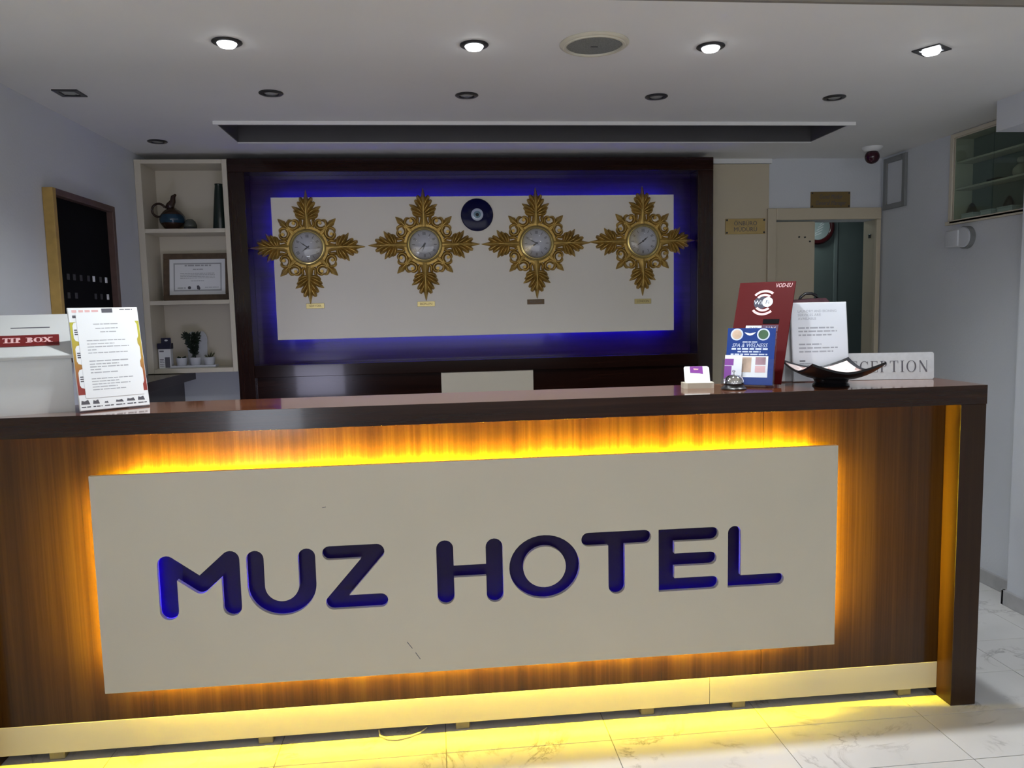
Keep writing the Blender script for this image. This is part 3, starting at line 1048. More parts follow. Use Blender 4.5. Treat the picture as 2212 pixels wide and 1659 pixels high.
for i, (x, z, tx, lab, mt) in enumerate([(-0.664, 1.505, 'NEW YORK', 'small pale brass city plate under the far left clock', 'brass'),
                                        (-0.042, 1.503, 'BERLIN', 'small pale brass city plate under the clock left of the amulet', 'brass'),
                                        (0.590, 1.502, 'MOSCOW', 'small dark tarnished city plate on the cream panel', 'brass_dark'),
                                        (1.225, 1.492, 'LONDON', 'small bright brass city plate under the far right clock', 'brass')]):
    t = thing('city_plate', (x, 1.9645, z), lab, 'nameplate', 'city plates under the clocks')
    fr = Fr((x, 1.9645, z))
    B().box(-0.050, 0.050, -0.0145, 0.0145, 0.0, 0.003, 0.001, fr, 1).obj('plate', mt, t)
    B().text(tx, 0.018, fr, 0, 0, 0.0034, width=0.068).obj('lettering', 'ink' if mt == 'brass_dark' else 'brass_dark', t)

# evil-eye amulet
t = thing('eye_amulet', (0.262, 1.9645, 2.001), 'round cobalt blue glass eye amulet between the middle clocks', 'amulet')
fr = Fr((0.262, 1.9645, 2.001))
B().lathe([(0.0, 0.0), (0.088, 0.0), (0.092, 0.006), (0.088, 0.013), (0.06, 0.017), (0.03, 0.018), (0.0, 0.018)], 0, 0, 48, fr).obj('disc', 'evil_blue', t, True, 50)
B().lathe([(0.035, 0.0172), (0.034, 0.0195), (0.02, 0.0205), (0.0, 0.0205)], 0.0, 0.0, 32, fr).obj('white_ring', 'evil_white', t, True)
B().lathe([(0.021, 0.0202), (0.020, 0.0216), (0.0, 0.022)], 0.0, 0.0, 28, fr).obj('iris', 'evil_light', t, True)
B().lathe([(0.010, 0.0215), (0.009, 0.0227), (0.0, 0.023)], 0.0, -0.001, 20, fr).obj('pupil', 'black', t, True)

# ------------------------------------------------------------------ open shelf on the left
shelf = thing('open_shelf', (-1.335, 2.02, 1.15), 'tall narrow off-white open shelf with three compartments left of the wood frame', 'shelf')
sx0, sx1 = -1.5735, -1.0925
B().box(sx0, sx0 + 0.034, FY, WY - 0.002, 1.151, 2.304, 0.0015).obj('side_panel', 'white_board', shelf)
B().box(sx1 - 0.026, sx1, FY, WY - 0.002, 1.151, 2.304, 0.0015).obj('side_panel', 'white_board', shelf)
for z0, z1 in ((2.282, 2.304), (1.915, 1.937), (1.527, 1.550), (1.151, 1.176)):
    B().box(sx0 + 0.0345, sx1 - 0.0265, FY, WY - 0.012, z0, z1, 0.0015).obj('shelf_board', 'white_board', shelf)
B().box(sx0 + 0.0345, sx1 - 0.0265, WY - 0.0115, WY - 0.002, 1.151, 2.304).obj('back_panel', 'white_board', shelf)

# ewer
SH1, SH2, SH3 = 1.937, 1.550, 1.176
cx, cy = -1.424, 2.01
t = thing('ewer', (cx, cy, SH1), 'dark glazed ewer with a blue belly band and looped handle on the top shelf', 'jug')
B().lathe([(0.030, 0.0), (0.034, 0.004), (0.046, 0.014), (0.063, 0.038), (0.067, 0.060), (0.060, 0.086), (0.044, 0.106), (0.026, 0.118), (0.022, 0.124)], cx, cy, 32, cz=SH1).obj('body', 'jug', t, True, 60)
B().lathe([(0.0585, 0.034), (0.0655, 0.042), (0.0688, 0.060), (0.0640, 0.080), (0.0560, 0.090), (0.050, 0.080), (0.050, 0.040)], cx, cy, 32, cz=SH1, closed=True).obj('glaze_band', 'jug_blue', t, True, 60)
B().tube([(cx - 0.012, cy, SH1 + 0.116), (cx - 0.006, cy, SH1 + 0.140), (cx + 0.008, cy, SH1 + 0.160), (cx + 0.012, cy, SH1 + 0.185), (cx + 0.026, cy, SH1 + 0.198)], [0.027, 0.022, 0.016, 0.013, 0.006], 12).obj('neck', 'jug', t, True)
hp = [(cx - 0.070 + 0.036 * math.cos(a), cy, SH1 + 0.112 + 0.036 * math.sin(a)) for a in [0.5 + i * 4.6 / 15 for i in range(16)]]
B().tube(hp, 0.0065, 8).obj('handle', 'jug', t, True)

# paperweight
t = thing('paperweight', (-1.328, 2.0, SH1), 'smoky glass dome paperweight in the middle of the top shelf', 'paperweight')
B().lathe([(0.036, 0.0), (0.038, 0.006), (0.036, 0.012)], -1.328, 2.0, 24, cz=SH1).obj('base', 'black', t, True, 40)
B().lathe([(0.034, 0.012), (0.036, 0.026), (0.028, 0.048), (0.014, 0.060), (0.0, 0.063)], -1.328, 2.0, 24, cz=SH1).obj('dome', 'grey_glass', t, True)

# tall dark vase
t = thing('tall_vase', (-1.163, 1.995, SH1), 'tall dark green tapering vase at the right end of the top shelf', 'vase')
B().lathe([(0.040, 0.0), (0.041, 0.004), (0.034, 0.10), (0.026, 0.19), (0.020, 0.240), (0.021, 0.246), (0.016, 0.247), (0.015, 0.20)], -1.163, 1.995, 28, cz=SH1).obj('body', 'dark_green', t, True, 50)
B().lathe([(0.017, 0.2475), (0.021, 0.2480), (0.0215, 0.2500), (0.017, 0.2505)], -1.163, 1.995, 28, cz=SH1).obj('rim', 'black', t, True, 50)

# framed certificate
fr = leaning((-1.512, 2.058, SH2), 0, 9)
t = thing('framed_certificate', (-1.33, 2.06, SH2), 'framed certificate in a brown frame leaning in the middle compartment', 'certificate')
b = B()
CW, CH, cf = 0.371, 0.268, 0.032
b.box(0, CW, 0, cf, 0, 0.016, 0.002, fr, 1)
b.box(0, CW, CH - cf, CH, 0, 0.016, 0.002, fr, 1)
b.box(0, cf, cf, CH - cf, 0, 0.016, 0.002, fr, 1)
b.box(CW - cf, CW, cf, CH - cf, 0, 0.016, 0.002, fr, 1)
b.obj('frame', 'frame_brown', t)
sheet = B().box(cf - 0.004, CW - cf + 0.004, cf - 0.004, CH - cf + 0.004, 0.004, 0.007, 0, fr).obj('sheet', 'paper', t)
b = B()
m = cf + 0.022
for u0, v0, u1, v1 in ((m, m, CW - m, m + 0.007), (m, CH - m - 0.007, CW - m, CH - m), (m, m, m + 0.007, CH - m), (CW - m - 0.007, m, CW - m, CH - m)):
    b.quad(u0, v0, u1, v1, 0.0074, fr)
b.words(fr, 0.115, 0.26, 0.200, 0.008, 0.0074)
b.words(fr, 0.160, 0.215, 0.178, 0.005, 0.0074)
for v in (0.155, 0.146, 0.137, 0.128):
    b.words(fr, 0.09, 0.28, v, 0.003, 0.0074)
b.words(fr, 0.15, 0.22, 0.112, 0.003, 0.0074)
b.words(fr, 0.075, 0.12, 0.072, 0.006, 0.0074)
b.words(fr, 0.225, 0.30, 0.074, 0.004, 0.0074)
b.obj('print', 'ink_grey', sheet)
b = B()
b.disc(0.140, 0.073, 0.009, 0.0073, 0.0076, fr, 14)
b.obj('emblem', 'ink', sheet)
b = B()
b.prism([(0.182, 0.064), (0.196, 0.060), (0.200, 0.070), (0.192, 0.086), (0.180, 0.084)], 0.0073, 0.0076, fr)
b.obj('emblem', 'ink', sheet)

# small carton
x0 = -1.532
t = thing('small_carton', (-1.495, 1.985, SH3), 'small white and black carton with a dark hanging tab on the bottom shelf', 'box')
B().box(x0, x0 + 0.066, 1.965, 2.005, SH3, SH3 + 0.108, 0.001).obj('carton_body', 'white', t)
B().box(x0 - 0.003, x0 + 0.069, 1.962, 2.008, SH3 + 0.108, SH3 + 0.140, 0.002).obj('carton_top', 'navy', t)
fr = Fr((x0, 1.964, SH3))
b = B()
hole = [(0.046 + 0.009 * math.cos(a), 0.156 + 0.005 * math.sin(a)) for a in [2 * PI * i / 16 for i in range(16)]]
b.box(0.018, 0.071, 0.140, 0.170, -0.003, -0.001, 0.0, fr)
b.obj('hanging_tab', 'navy', t)
B().prism(hole, -0.0011, -0.0004, fr).obj('tab_hole', 'white', t)
b = B()
b.quad(0.034, 0.004, 0.060, 0.062, 0.0002 - 0.0, fr)
b.words(fr, 0.006, 0.030, 0.096, 0.008, 0.0002)
for v in (0.05, 0.042, 0.034, 0.024, 0.014):
    b.words(fr, 0.006, 0.030, v, 0.003, 0.0002)
b.obj('print', 'ink', t)

# tray with three pots
tx0, tx1 = -1.462, -1.222
t = thing('tray', (-1.342, 1.975, SH3), 'narrow pale tray under the three little plant pots', 'tray')
B().box(tx0, tx1, 1.945, 2.010, SH3, SH3 + 0.006, 0.002, seg=1).obj('base', 'pot', t)
b = B()
b.box(tx0, tx1, 1.945, 1.950, SH3 + 0.0062, SH3 + 0.014, 0.001, seg=1)
b.box(tx0, tx1, 2.005, 2.010, SH3 + 0.0062, SH3 + 0.014, 0.001, seg=1)
b.box(tx0, tx0 + 0.005, 1.9505, 2.0045, SH3 + 0.0062, SH3 + 0.014, 0.001, seg=1)
b.box(tx1 - 0.005, tx1, 1.9505, 2.0045, SH3 + 0.0062, SH3 + 0.014, 0.001, seg=1)
b.obj('rim', 'pot', t)
PZ = SH3 + 0.0063


def leaf_blade(b, p, d, ln, w):
    d = Vector(d).normalized()
    s = d.cross(Vector((0, -1, 0.2))).normalized()
    up = s.cross(d).normalized()
    p = Vector(p)
    q = [p, p + d * ln * 0.45 + s * w + up * w * 0.3, p + d * ln, p + d * ln * 0.45 - s * w + up * w * 0.3]
    b.face([q[0], q[1], q[2]])
    b.face([q[0], q[2], q[3]])


for px, lab, kind in ((-1.412, 'small white pot with a low sprout, left of three on the tray', 0),
                      (-1.338, 'small white pot with a tall dark bushy plant, middle of three', 1),
                      (-1.262, 'small white pot with a spiky olive plant, right of three', 2)):
    t = thing('potted_plant', (px, 1.977, PZ), lab, 'plant', 'little pots on the tray')
    B().lathe([(0.021, 0.0), (0.024, 0.003), (0.030, 0.040), (0.031, 0.050), (0.027, 0.050), (0.026, 0.044)], px, 1.977, 24, cz=PZ).obj('pot', 'pot', t, True, 40)
    B().lathe([(0.0262, 0.0445), (0.0, 0.046)], px, 1.977, 20, cz=PZ).obj('soil', 'soil', t, True)
    b = B()
    if kind == 0:
        for i in range(16):
            a = random.uniform(0, 2 * PI)
            leaf_blade(b, (px + 0.012 * math.cos(a), 1.977 + 0.012 * math.sin(a), PZ + 0.045), (math.cos(a), math.sin(a), random.uniform(0.3, 1.2)), random.uniform(0.012, 0.022), 0.005)
        o = b.obj('leaves', 'leaf', t)
    elif kind == 1:
        for i in range(420):
            h = random.random() ** 0.6
            rr = (0.010 + 0.036 * h ** 2) * random.random() ** 0.5
            a = random.uniform(0, 2 * PI)
            leaf_blade(b, (px - 0.016 * h + rr * math.cos(a), 1.977 + rr * 0.7 * math.sin(a), PZ + 0.045 + 0.135 * h), (math.cos(a) * 0.7, math.sin(a) * 0.7, random.uniform(-0.2, 1.4)), random.uniform(0.014, 0.028), 0.0045)
        o = b.obj('foliage', 'leaf', t)
        o['kind'] = 'stuff'
        b = B()
        b.tube([(px, 1.977, PZ + 0.044), (px - 0.004, 1.977, PZ + 0.10), (px - 0.012, 1.977, PZ + 0.16)], [0.004, 0.003, 0.0015], 6)
        b.obj('stem', 'leaf', t, True)
    else:
        for i in range(20):
            a = random.uniform(0, 2 * PI)
            el = random.uniform(0.25, 1.3)
            leaf_blade(b, (px + 0.006 * math.cos(a), 1.977 + 0.006 * math.sin(a), PZ + 0.045), (math.cos(a), math.sin(a) * 0.6, el), random.uniform(0.025, 0.052), 0.003)
        o = b.obj('leaves', 'leaf_olive', t)

t = thing('arched_plaque', (-1.352, 2.07, SH3), 'pale two-lobed arched plaque standing behind the pots', 'plaque')
fr = leaning((-1.352, 2.072, SH3), 0, 4)
pts = [(-0.052, 0.0), (0.052, 0.0)]
pts += [(0.026 + 0.030 * math.cos(a), 0.150 + 0.050 * math.sin(a)) for a in [-0.3 + i * (PI + 0.1) / 12 for i in range(13)]]
pts += [(-0.026 + 0.030 * math.cos(a), 0.150 + 0.050 * math.sin(a)) for a in [0.2 + i * (PI + 0.1) / 12 for i in range(13)]]
B().prism(pts, 0.0, 0.008, fr).obj('panel', 'pot', t)
B().box(-0.058, 0.058, -0.0, 0.012, 0.0085, 0.020, 0.002, fr, 1).obj('foot', 'pot', t)

# dark return cabinet under the shelf
t = thing('side_cabinet', (-1.49, 1.75, 0), 'dark wooden low cabinet against the left wall below the open shelf', 'cabinet')
B().box(LX + 0.002, -1.388, 1.35, WY - 0.004, 1.098, 1.148, 0.002).obj('top', 'wood_dark', t)
B().box(LX + 0.002, -1.455, 1.37, WY - 0.004, 0.0, 1.0975, 0.002).obj('body', 'wood_dark', t)

# ------------------------------------------------------------------ key board on the left wall
KY0, KY1, KZ0, KZ1 = 0.885, 1.506, 1.28, 2.002
kx = LX + 0.001
t = thing('key_board', (kx, 1.19, KZ0), 'black framed board with small white tags hanging on the left wall', 'board')
kd = 0.042
B().box(kx, kx + kd, KY0, KY0 + 0.028, KZ0, KZ1, 0.002).obj('frame_bar', 'frame_lit', t)
B().box(kx, kx + kd, KY1 - 0.028, KY1, KZ0, KZ1, 0.002).obj('frame_bar', 'frame_walnut', t)
B().box(kx, kx + kd, KY0 + 0.0285, KY1 - 0.0285, KZ1 - 0.028, KZ1, 0.002).obj('frame_bar', 'frame_walnut', t)
B().box(kx, kx + kd, KY0 + 0.0285, KY1 - 0.0285, KZ0, KZ0 + 0.028, 0.002).obj('frame_bar', 'frame_walnut', t)
B().box(kx, kx + 0.012, KY0 + 0.0285, KY1 - 0.0285, KZ0 + 0.0285, KZ1 - 0.0285).obj('board', 'board_black', t)
for row, z in enumerate((1.645, 1.565, 1.485)):
    for k in range(8):
        y = KY0 + 0.07 + k * 0.066 + random.uniform(-0.008, 0.008)
        pale = (row, k) in ((0, 5), (0, 7), (1, 7))
        if (row, k) in ((1, 3), (1, 4), (2, 4), (2, 6)):
            continue
        B().box(kx + 0.012, kx + 0.015, y - 0.011, y + 0.011, z - 0.013, z + 0.013, 0.001, seg=1).obj('key_tag', 'paper' if pale else 'tag_dark', t)

# ------------------------------------------------------------------ ceiling fittings
def downlight(x, y, lit, square, label, group, tilt=0.0):
    t = thing('downlight', (x, y, CEIL), label, 'ceiling light', group)
    b = B()
    if square:
        h = 0.047
        fr = Fr((x, y, CEIL), (math.cos(tilt), math.sin(tilt), 0), (-math.sin(tilt), math.cos(tilt), 0), (0, 0, -1))
        for u0, u1, v0, v1 in ((-h, h, -h, -0.030), (-h, h, 0.030, h), (-h, -0.030, -0.030, 0.030), (0.030, h, -0.030, 0.030)):
            b.box(u0, u1, v0, v1, 0.0003, 0.005, 0.0, fr)
    else:
        fr = Fr((x, y, CEIL), (1, 0, 0), (0, 1, 0), (0, 0, -1))
        b.lathe([(0.030, 0.0003), (0.047, 0.0003), (0.048, 0.003), (0.044, 0.006), (0.032, 0.007), (0.030, 0.004)], 0, 0, 36, fr, closed=True)
    b.obj('trim_ring', 'dark_metal', t, not square, 50)
    if lit:
        B().lathe([(0.0, 0.0010), (0.0295, 0.0010), (0.0295, 0.010), (0.024, 0.016), (0.0, 0.018)], 0, 0, 28, fr).obj('lamp', 'lamp_on', t, True, 50)
    else:
        B().lathe([(0.0, 0.0010), (0.029, 0.0010), (0.024, 0.004), (0.012, 0.006), (0.0, 0.006)], 0, 0, 28, fr).obj('lamp', 'lens_off', t, True, 50)
    return t


for (x, y), lab in zip(DOWN_LIT, ('lit round downlight at the left end of the front ceiling row',
                                  'lit round downlight left of the ceiling speaker',
                                  'lit round downlight right of the ceiling speaker',
                                  'lit downlight in a square dark plate at the right end of the front row')):
    downlight(x, y, True, x > 1.5, lab, 'front row of lit downlights', 0.55)
for (x, y), lab in zip([(-1.385, 0.763), (-0.617, 0.750), (0.162, 0.766), (0.960, 0.772), (1.745, 0.772)],
                       ('unlit square downlight near the left wall', 'unlit downlight second from left in the rear ceiling row',
                        'unlit downlight in the middle of the rear ceiling row', 'unlit downlight second from right in the rear ceiling row',
                        'unlit downlight at the right end of the rear ceiling row')):
    downlight(x, y, False, x < -1.0, lab, 'rear row of unlit downlights', 0.0)
downlight(-1.354, 1.635, False, False, 'lone unlit downlight in the ceiling above the open shelf', None)

t = thing('ceiling_speaker', (0.561, 0.136, CEIL), 'round cream ceiling speaker with a grey grille between two lit downlights', 'speaker')
fr = Fr((0.561, 0.136, CEIL), (1, 0, 0), (0, 1, 0), (0, 0, -1))
B().lathe([(0.093, 0.0003), (0.115, 0.0003), (0.116, 0.004), (0.110, 0.009), (0.104, 0.010), (0.102, 0.013), (0.095, 0.013), (0.093, 0.008)], 0, 0, 56, fr, closed=True).obj('ring', 'cream_ring', t, True, 40)
B().lathe([(0.0, 0.004), (0.0925, 0.004), (0.092, 0.007), (0.05, 0.010), (0.0, 0.011)], 0, 0, 48, fr).obj('grille', 'cone', t, True, 50)
B().box(-0.012, 0.012, -0.004, 0.004, 0.0112, 0.0125, 0.001, fr, 1).obj('badge', 'dark_metal', t)

t = thing('dome_camera', (2.53, 1.80, CEIL), 'small dome camera with a dark red ball hanging from the ceiling by the door', 'security camera')
fr = Fr((2.53, 1.80, CEIL), (1, 0, 0), (0, 1, 0), (0, 0, -1))
B().lathe([(0.0, 0.0003), (0.055, 0.0003), (0.055, 0.008), (0.045, 0.020), (0.038, 0.026), (0.0, 0.026)], 0, 0, 32, fr).obj('base', 'white', t, True, 50)
B().lathe([(0.0, 0.0262)] + [(0.040 * math.sin(a), 0.055 - 0.040 * math.cos(a)) for a in [0.75 + i * (PI - 0.75) / 14 for i in range(15)]], 0, 0, 32, fr).obj('ball', 'dark_red_ball', t, True)

# ------------------------------------------------------------------ signs by the door
def door_sign(x0, x1, z0, z1, y, lines, mat, label, rivets, shear):
    cx, cz = (x0 + x1) / 2, (z0 + z1) / 2
    t = thing('door_sign', (cx, y, cz), label, 'sign')
    fr = Fr((cx, y, cz))
    hw, hh = (x1 - x0) / 2, (z1 - z0) / 2
    B().box(-hw, hw, -hh, hh, 0.0, 0.006, 0.0015, fr, 1).obj('plate', mat, t)
    b = B()
    for i, s in enumerate(lines):
        b.text(s, hh * 0.78, fr, 0, hh * (0.36 - 0.78 * i), 0.0064, shear=shear, width=hw * (1.15 if len(s) < 13 else 1.55))
    b.obj('lettering', 'ink', t)
    for su in (-1, 1):
        for sv in (-1, 1):
            B().disc(su * (hw - 0.009), sv * (hh - 0.009), rivets, 0.006, 0.008, fr, 12).obj('screw', 'dark_metal', t)


MAT['sign_gold'] = paint('gold_sign', (0.50, 0.36, 0.14), 0.35, 0.1, 10, metal=0.2)
MAT['sign_bronze'] = paint('bronze_sign', (0.22, 0.15, 0.055), 0.35, 0.1, 10, metal=0.2)
door_sign(1.785, 2.038, 1.888, 1.981, WY - 0.0125, ['ÖNBÜRO', 'MÜDÜRÜ'], 'sign_gold', 'pale gold sign reading ÖNBÜRO MÜDÜRÜ on the cream panel', 0.006, 0.0)
door_sign(2.332, 2.588, 2.043, 2.140, WY - 0.0005, ['Genel Müdür', 'General Manager'], 'sign_bronze', 'bronze sign reading Genel Müdür above the office door', 0.005, 0.25)

# ------------------------------------------------------------------ things on the right wall
t = thing('access_panel', (RX, 1.99, 2.02), 'pale wall access panel in a grey frame beside the office door', 'panel')
fr = Fr((RX - 0.0005, 0, 0), (0, 1, 0), (0, 0, 1), (-1, 0, 0))
ay0, ay1, az0, az1, aw = 1.868, 2.090, 2.018, 2.325, 0.030
B().box(ay0, ay0 + aw, az0, az1, 0, 0.018, 0.002, fr, 1).obj('frame_bar', 'grey_frame', t)
B().box(ay1 - aw, ay1, az0, az1, 0, 0.018, 0.002, fr, 1).obj('frame_bar', 'grey_frame', t)
B().box(ay0 + aw + 0.0005, ay1 - aw - 0.0005, az0, az0 + aw, 0, 0.018, 0.002, fr, 1).obj('frame_bar', 'grey_frame', t)
B().box(ay0 + aw + 0.0005, ay1 - aw - 0.0005, az1 - aw, az1, 0, 0.018, 0.002, fr, 1).obj('frame_bar', 'grey_frame', t)
B().box(ay0 + aw + 0.0005, ay1 - aw - 0.0005, az0 + aw + 0.0005, az1 - aw - 0.0005, 0, 0.006, 0, fr).obj('cover', 'wall', t)

# glass-fronted niche cabinet
cab = thing('display_cabinet', (RX + 0.09, 1.16, NZ0), 'glass-fronted white display cabinet high on the right wall', 'cabinet')
cb0, cb1 = RX + 0.001, RX + 0.112
B().box(cb1 - 0.008, cb1, NY0 + 0.001, NY1 - 0.001, NZ0 + 0.001, NZ1 - 0.001).obj('back_panel', 'office_wall', cab)
B().box(cb0, cb1 - 0.0085, NY1 - 0.017, NY1 - 0.001, NZ0 + 0.001, NZ1 - 0.001).obj('side_panel', 'white_board', cab)
B().box(cb0, cb1 - 0.0085, NY0 + 0.001, NY0 + 0.017, NZ0 + 0.001, NZ1 - 0.001).obj('side_panel', 'white_board', cab)
B().box(cb0, cb1 - 0.0085, NY0 + 0.0175, NY1 - 0.0175, NZ1 - 0.017, NZ1 - 0.001).obj('top_panel', 'white_board', cab)
B().box(RX - 0.022, cb1 - 0.0085, NY0 + 0.0175, NY1 - 0.0175, NZ0 + 0.001, NZ0 + 0.016).obj('bottom_panel', 'white_board', cab)
B().box(RX - 0.022, RX - 0.001, NY0 - 0.02, NY1 + 0.02, NZ0 - 0.008, NZ0 + 0.012, 0.002).obj('frame_bar', 'white_board', cab)
B().box(RX - 0.010, RX - 0.001, NY1 - 0.01, NY1 + 0.014, NZ0 + 0.0125, NZ1 + 0.008, 0.002).obj('frame_bar', 'white_board', cab)
B().box(RX - 0.010, RX - 0.001, NY0 - 0.014, NY1 - 0.0105, NZ1 - 0.012, NZ1 + 0.008, 0.002).obj('frame_bar', 'white_board', cab)
SHA, SHB = 2.052, 2.192
for z in (SHA, SHB):
    B().box(cb0 + 0.005, cb1 - 0.0085, NY0 + 0.0175, NY1 - 0.0175, z - 0.010, z, 0.001, seg=1).obj('shelf_board', 'white_board', cab)
b = B()
b.box(cb0 + 0.0005, cb0 + 0.004, NY0 + 0.0175, 1.168, NZ0 + 0.0165, NZ1 - 0.0175)
b.obj('glass_pane', 'pane', cab)
b = B()
b.box(cb0 + 0.0005, cb0 + 0.004, 1.170, NY1 - 0.0175, NZ0 + 0.0165, NZ1 - 0.0175)
b.obj('glass_pane', 'pane', cab)
CZ = NZ0 + 0.0162
for y, lab, w, g in ((1.375, 'small white box at the far end of the cabinet bottom shelf', 0.085, 'white boxes in the cabinet'),
                     (1.235, 'pale box at the middle of the cabinet bottom shelf', 0.075, 'white boxes in the cabinet'),
                     (1.105, 'white box at the near end of the cabinet bottom shelf', 0.10, 'white boxes in the cabinet')):
    t = thing('gift_box', (RX + 0.055, y, CZ), lab, 'box', g)
    B().box(RX + 0.020, RX + 0.085, y - w / 2, y + w / 2, CZ, CZ + 0.022, 0.001, seg=1).obj('box_base', 'white', t)
    B().box(RX + 0.018, RX + 0.087, y - w / 2 - 0.002, y + w / 2 + 0.002, CZ + 0.0222, CZ + 0.031, 0.001, seg=1).obj('box_lid', 'pot', t)
for y, lab in ((1.385, 'dark cone-shaped ornament on the far white box in the cabinet'), (1.12, 'dark cone-shaped ornament on the near white box in the cabinet')):
    z = CZ + 0.0312
    t = thing('cone_ornament', (RX + 0.055, y, z), lab, 'ornament', 'dark cones in the cabinet')
    B().lathe([(0.024, 0.0), (0.026, 0.008), (0.020, 0.024), (0.014, 0.038), (0.007, 0.050), (0.0, 0.054)], RX + 0.055, y, 18, cz=z).obj('cone', 'black', t, True)
    B().lathe([(0.0265, 0.0005), (0.027, 0.003), (0.0262, 0.005)], RX + 0.055, y, 18, cz=z).obj('band', 'dark_metal', t, True)
t = thing('figurine', (RX + 0.055, 1.05, SHA), 'pale rounded figurine on the middle shelf of the glass cabinet', 'figurine')
B().lathe([(0.028, 0.0), (0.036, 0.014), (0.034, 0.036), (0.020, 0.052), (0.012, 0.060)], RX + 0.055, 1.05, 20, cz=SHA).obj('body', 'wax', t, True)
B().lathe([(0.0, 0.060), (0.014, 0.064), (0.019, 0.076), (0.014, 0.088), (0.0, 0.092)], RX + 0.055, 1.05, 18, cz=SHA).obj('head', 'wax', t, True)
t = thing('flat_case', (RX + 0.055, 1.20, SHA), 'flat dark case lying on the middle shelf of the glass cabinet', 'case')
B().box(RX + 0.025, RX + 0.085, 1.16, 1.245, SHA, SHA + 0.008, 0.001, seg=1).obj('case_base', 'board_black', t)
B().box(RX + 0.025, RX + 0.085, 1.16, 1.245, SHA + 0.0082, SHA + 0.014, 0.001, seg=1).obj('case_lid', 'black', t)

# wall box below the cabinet
t = thing('wall_chime', (RX, 1.365, 1.785), 'off-white rounded wall box just below the glass cabinet', 'wall box')
fr = Fr((RX - 0.0005, 1.365, 1.785), (0, -1, 0), (0, 0, 1), (-1, 0, 0))
B().box(-0.095, 0.012, -0.046, 0.044, 0, 0.042, 0.008, fr, 3).obj('body', 'wall', t, True, 40)
B().disc(0.035, 0.0, 0.052, 0, 0.036, fr, 32).obj('round_cover', 'wall', t)
B().ring(0.035, 0.0, 0.0525, 0.058, 0, 0.026, fr, 32).obj('rim', 'grey_frame', t)

# ------------------------------------------------------------------ office furniture seen through the door
t = thing('cupboard', (3.1, 3.4, 0), 'tall grey-green two-door cupboard inside the back office', 'cupboard')
B().box(2.35, 3.75, 3.25, 3.65, 0, 2.38).obj('carcass', 'office_wall', t)
B().box(2.36, 3.078, 3.228, 3.2495, 0.04, 2.36, 0.002).obj('door', 'office_wall', t)
B().box(3.108, 3.74, 3.228, 3.2495, 0.04, 2.36, 0.002).obj('door', 'office_wall', t)
B().box(3.0785, 3.1075, 3.222, 3.2495, 0.02, 2.37, 0.002).obj('centre_stile', 'office_pale', t)
t = thing('round_wall_clock', (2.94, 3.19, 2.035), 'round dark red rimmed clock half hidden by the office door', 'clock')
fr = Fr((2.940, 3.2275, 2.035))
B().lathe([(0.098, 0.0005), (0.132, 0.0005), (0.134, 0.016), (0.124, 0.026), (0.104, 0.024), (0.098, 0.016)], 0, 0, 40, fr, closed=True).obj('rim', 'rim_red', t, True, 50)
fc = B().disc(0, 0, 0.0975, 0.0005, 0.012, fr, 36).obj('face', 'mirror', t)
b = B()
for k in range(5):
    b.prism(capsule((-0.03 + 0.012 * k, -0.070 + 0.022 * k), (0.03 + 0.006 * k, -0.045 + 0.022 * k), 0.007, True, True, 5), 0.012, 0.0126, fr)
b.obj('streak_reflections', 'white', fc)  # slanted white streaks paint reflections on the clock glass

# computer monitor on the lower worktop; its screen faces the wall unit
t = thing('computer_monitor', (-0.865, 0.46, 0.750), 'computer monitor behind the desk, its bright screen mirrored in the dark wall unit', 'monitor')
MAT['screen'] = emit('lit_screen', (0.74, 0.74, 1.0), 11.0)
B().box(-1.055, -0.675, 0.440, 0.4595, 0.832, 1.090, 0.003).obj('housing', 'black', t)
B().box(-1.043, -0.687, 0.4597, 0.4612, 0.846, 1.078).obj('screen', 'screen', t)
B().box(-0.890, -0.840, 0.425, 0.4395, 0.765, 0.96, 0.003).obj('neck', 'black', t)
B().box(-0.965, -0.765, 0.380, 0.520, 0.7503, 0.7645, 0.004).obj('base', 'black', t)

# filing cabinet and bag behind the counter
t = thing('filing_cabinet', (1.66, 0.95, 0), 'low dark cabinet standing on the floor behind the right end of the desk', 'cabinet')
B().box(1.50, 1.82, 0.87, 1.12, 0.0, 1.19, 0.003).obj('body', 'wood_dark_up', t)
for k in range(3):
    d = B().box(1.51, 1.81, 1.1205, 1.135, 0.05 + k * 0.37, 0.40 + k * 0.37, 0.003).obj('drawer', 'wood_dark', t)
    B().box(1.60, 1.72, 1.1355, 1.15, 0.30 + k * 0.37, 0.315 + k * 0.37, 0.003).obj('handle', 'steel', d)
t = thing('bag', (1.70, 0.97, 1.19), 'dark maroon bag whose top and black handle show above the white notice', 'bag')
b = B()
b.prism([(1.570, 1.1905), (1.83, 1.1905), (1.815, 1.462), (1.79, 1.484), (1.66, 1.476), (1.585, 1.455)], -1.05, -0.90, FRONT)
b.obj('body', 'maroon', t)
B().tube([(1.70, 0.975, 1.474), (1.708, 0.975, 1.490), (1.73, 0.975, 1.506), (1.76, 0.975, 1.506), (1.782, 0.975, 1.497), (1.79, 0.975, 1.480)], 0.007, 8).obj('handle', 'black', t, True)

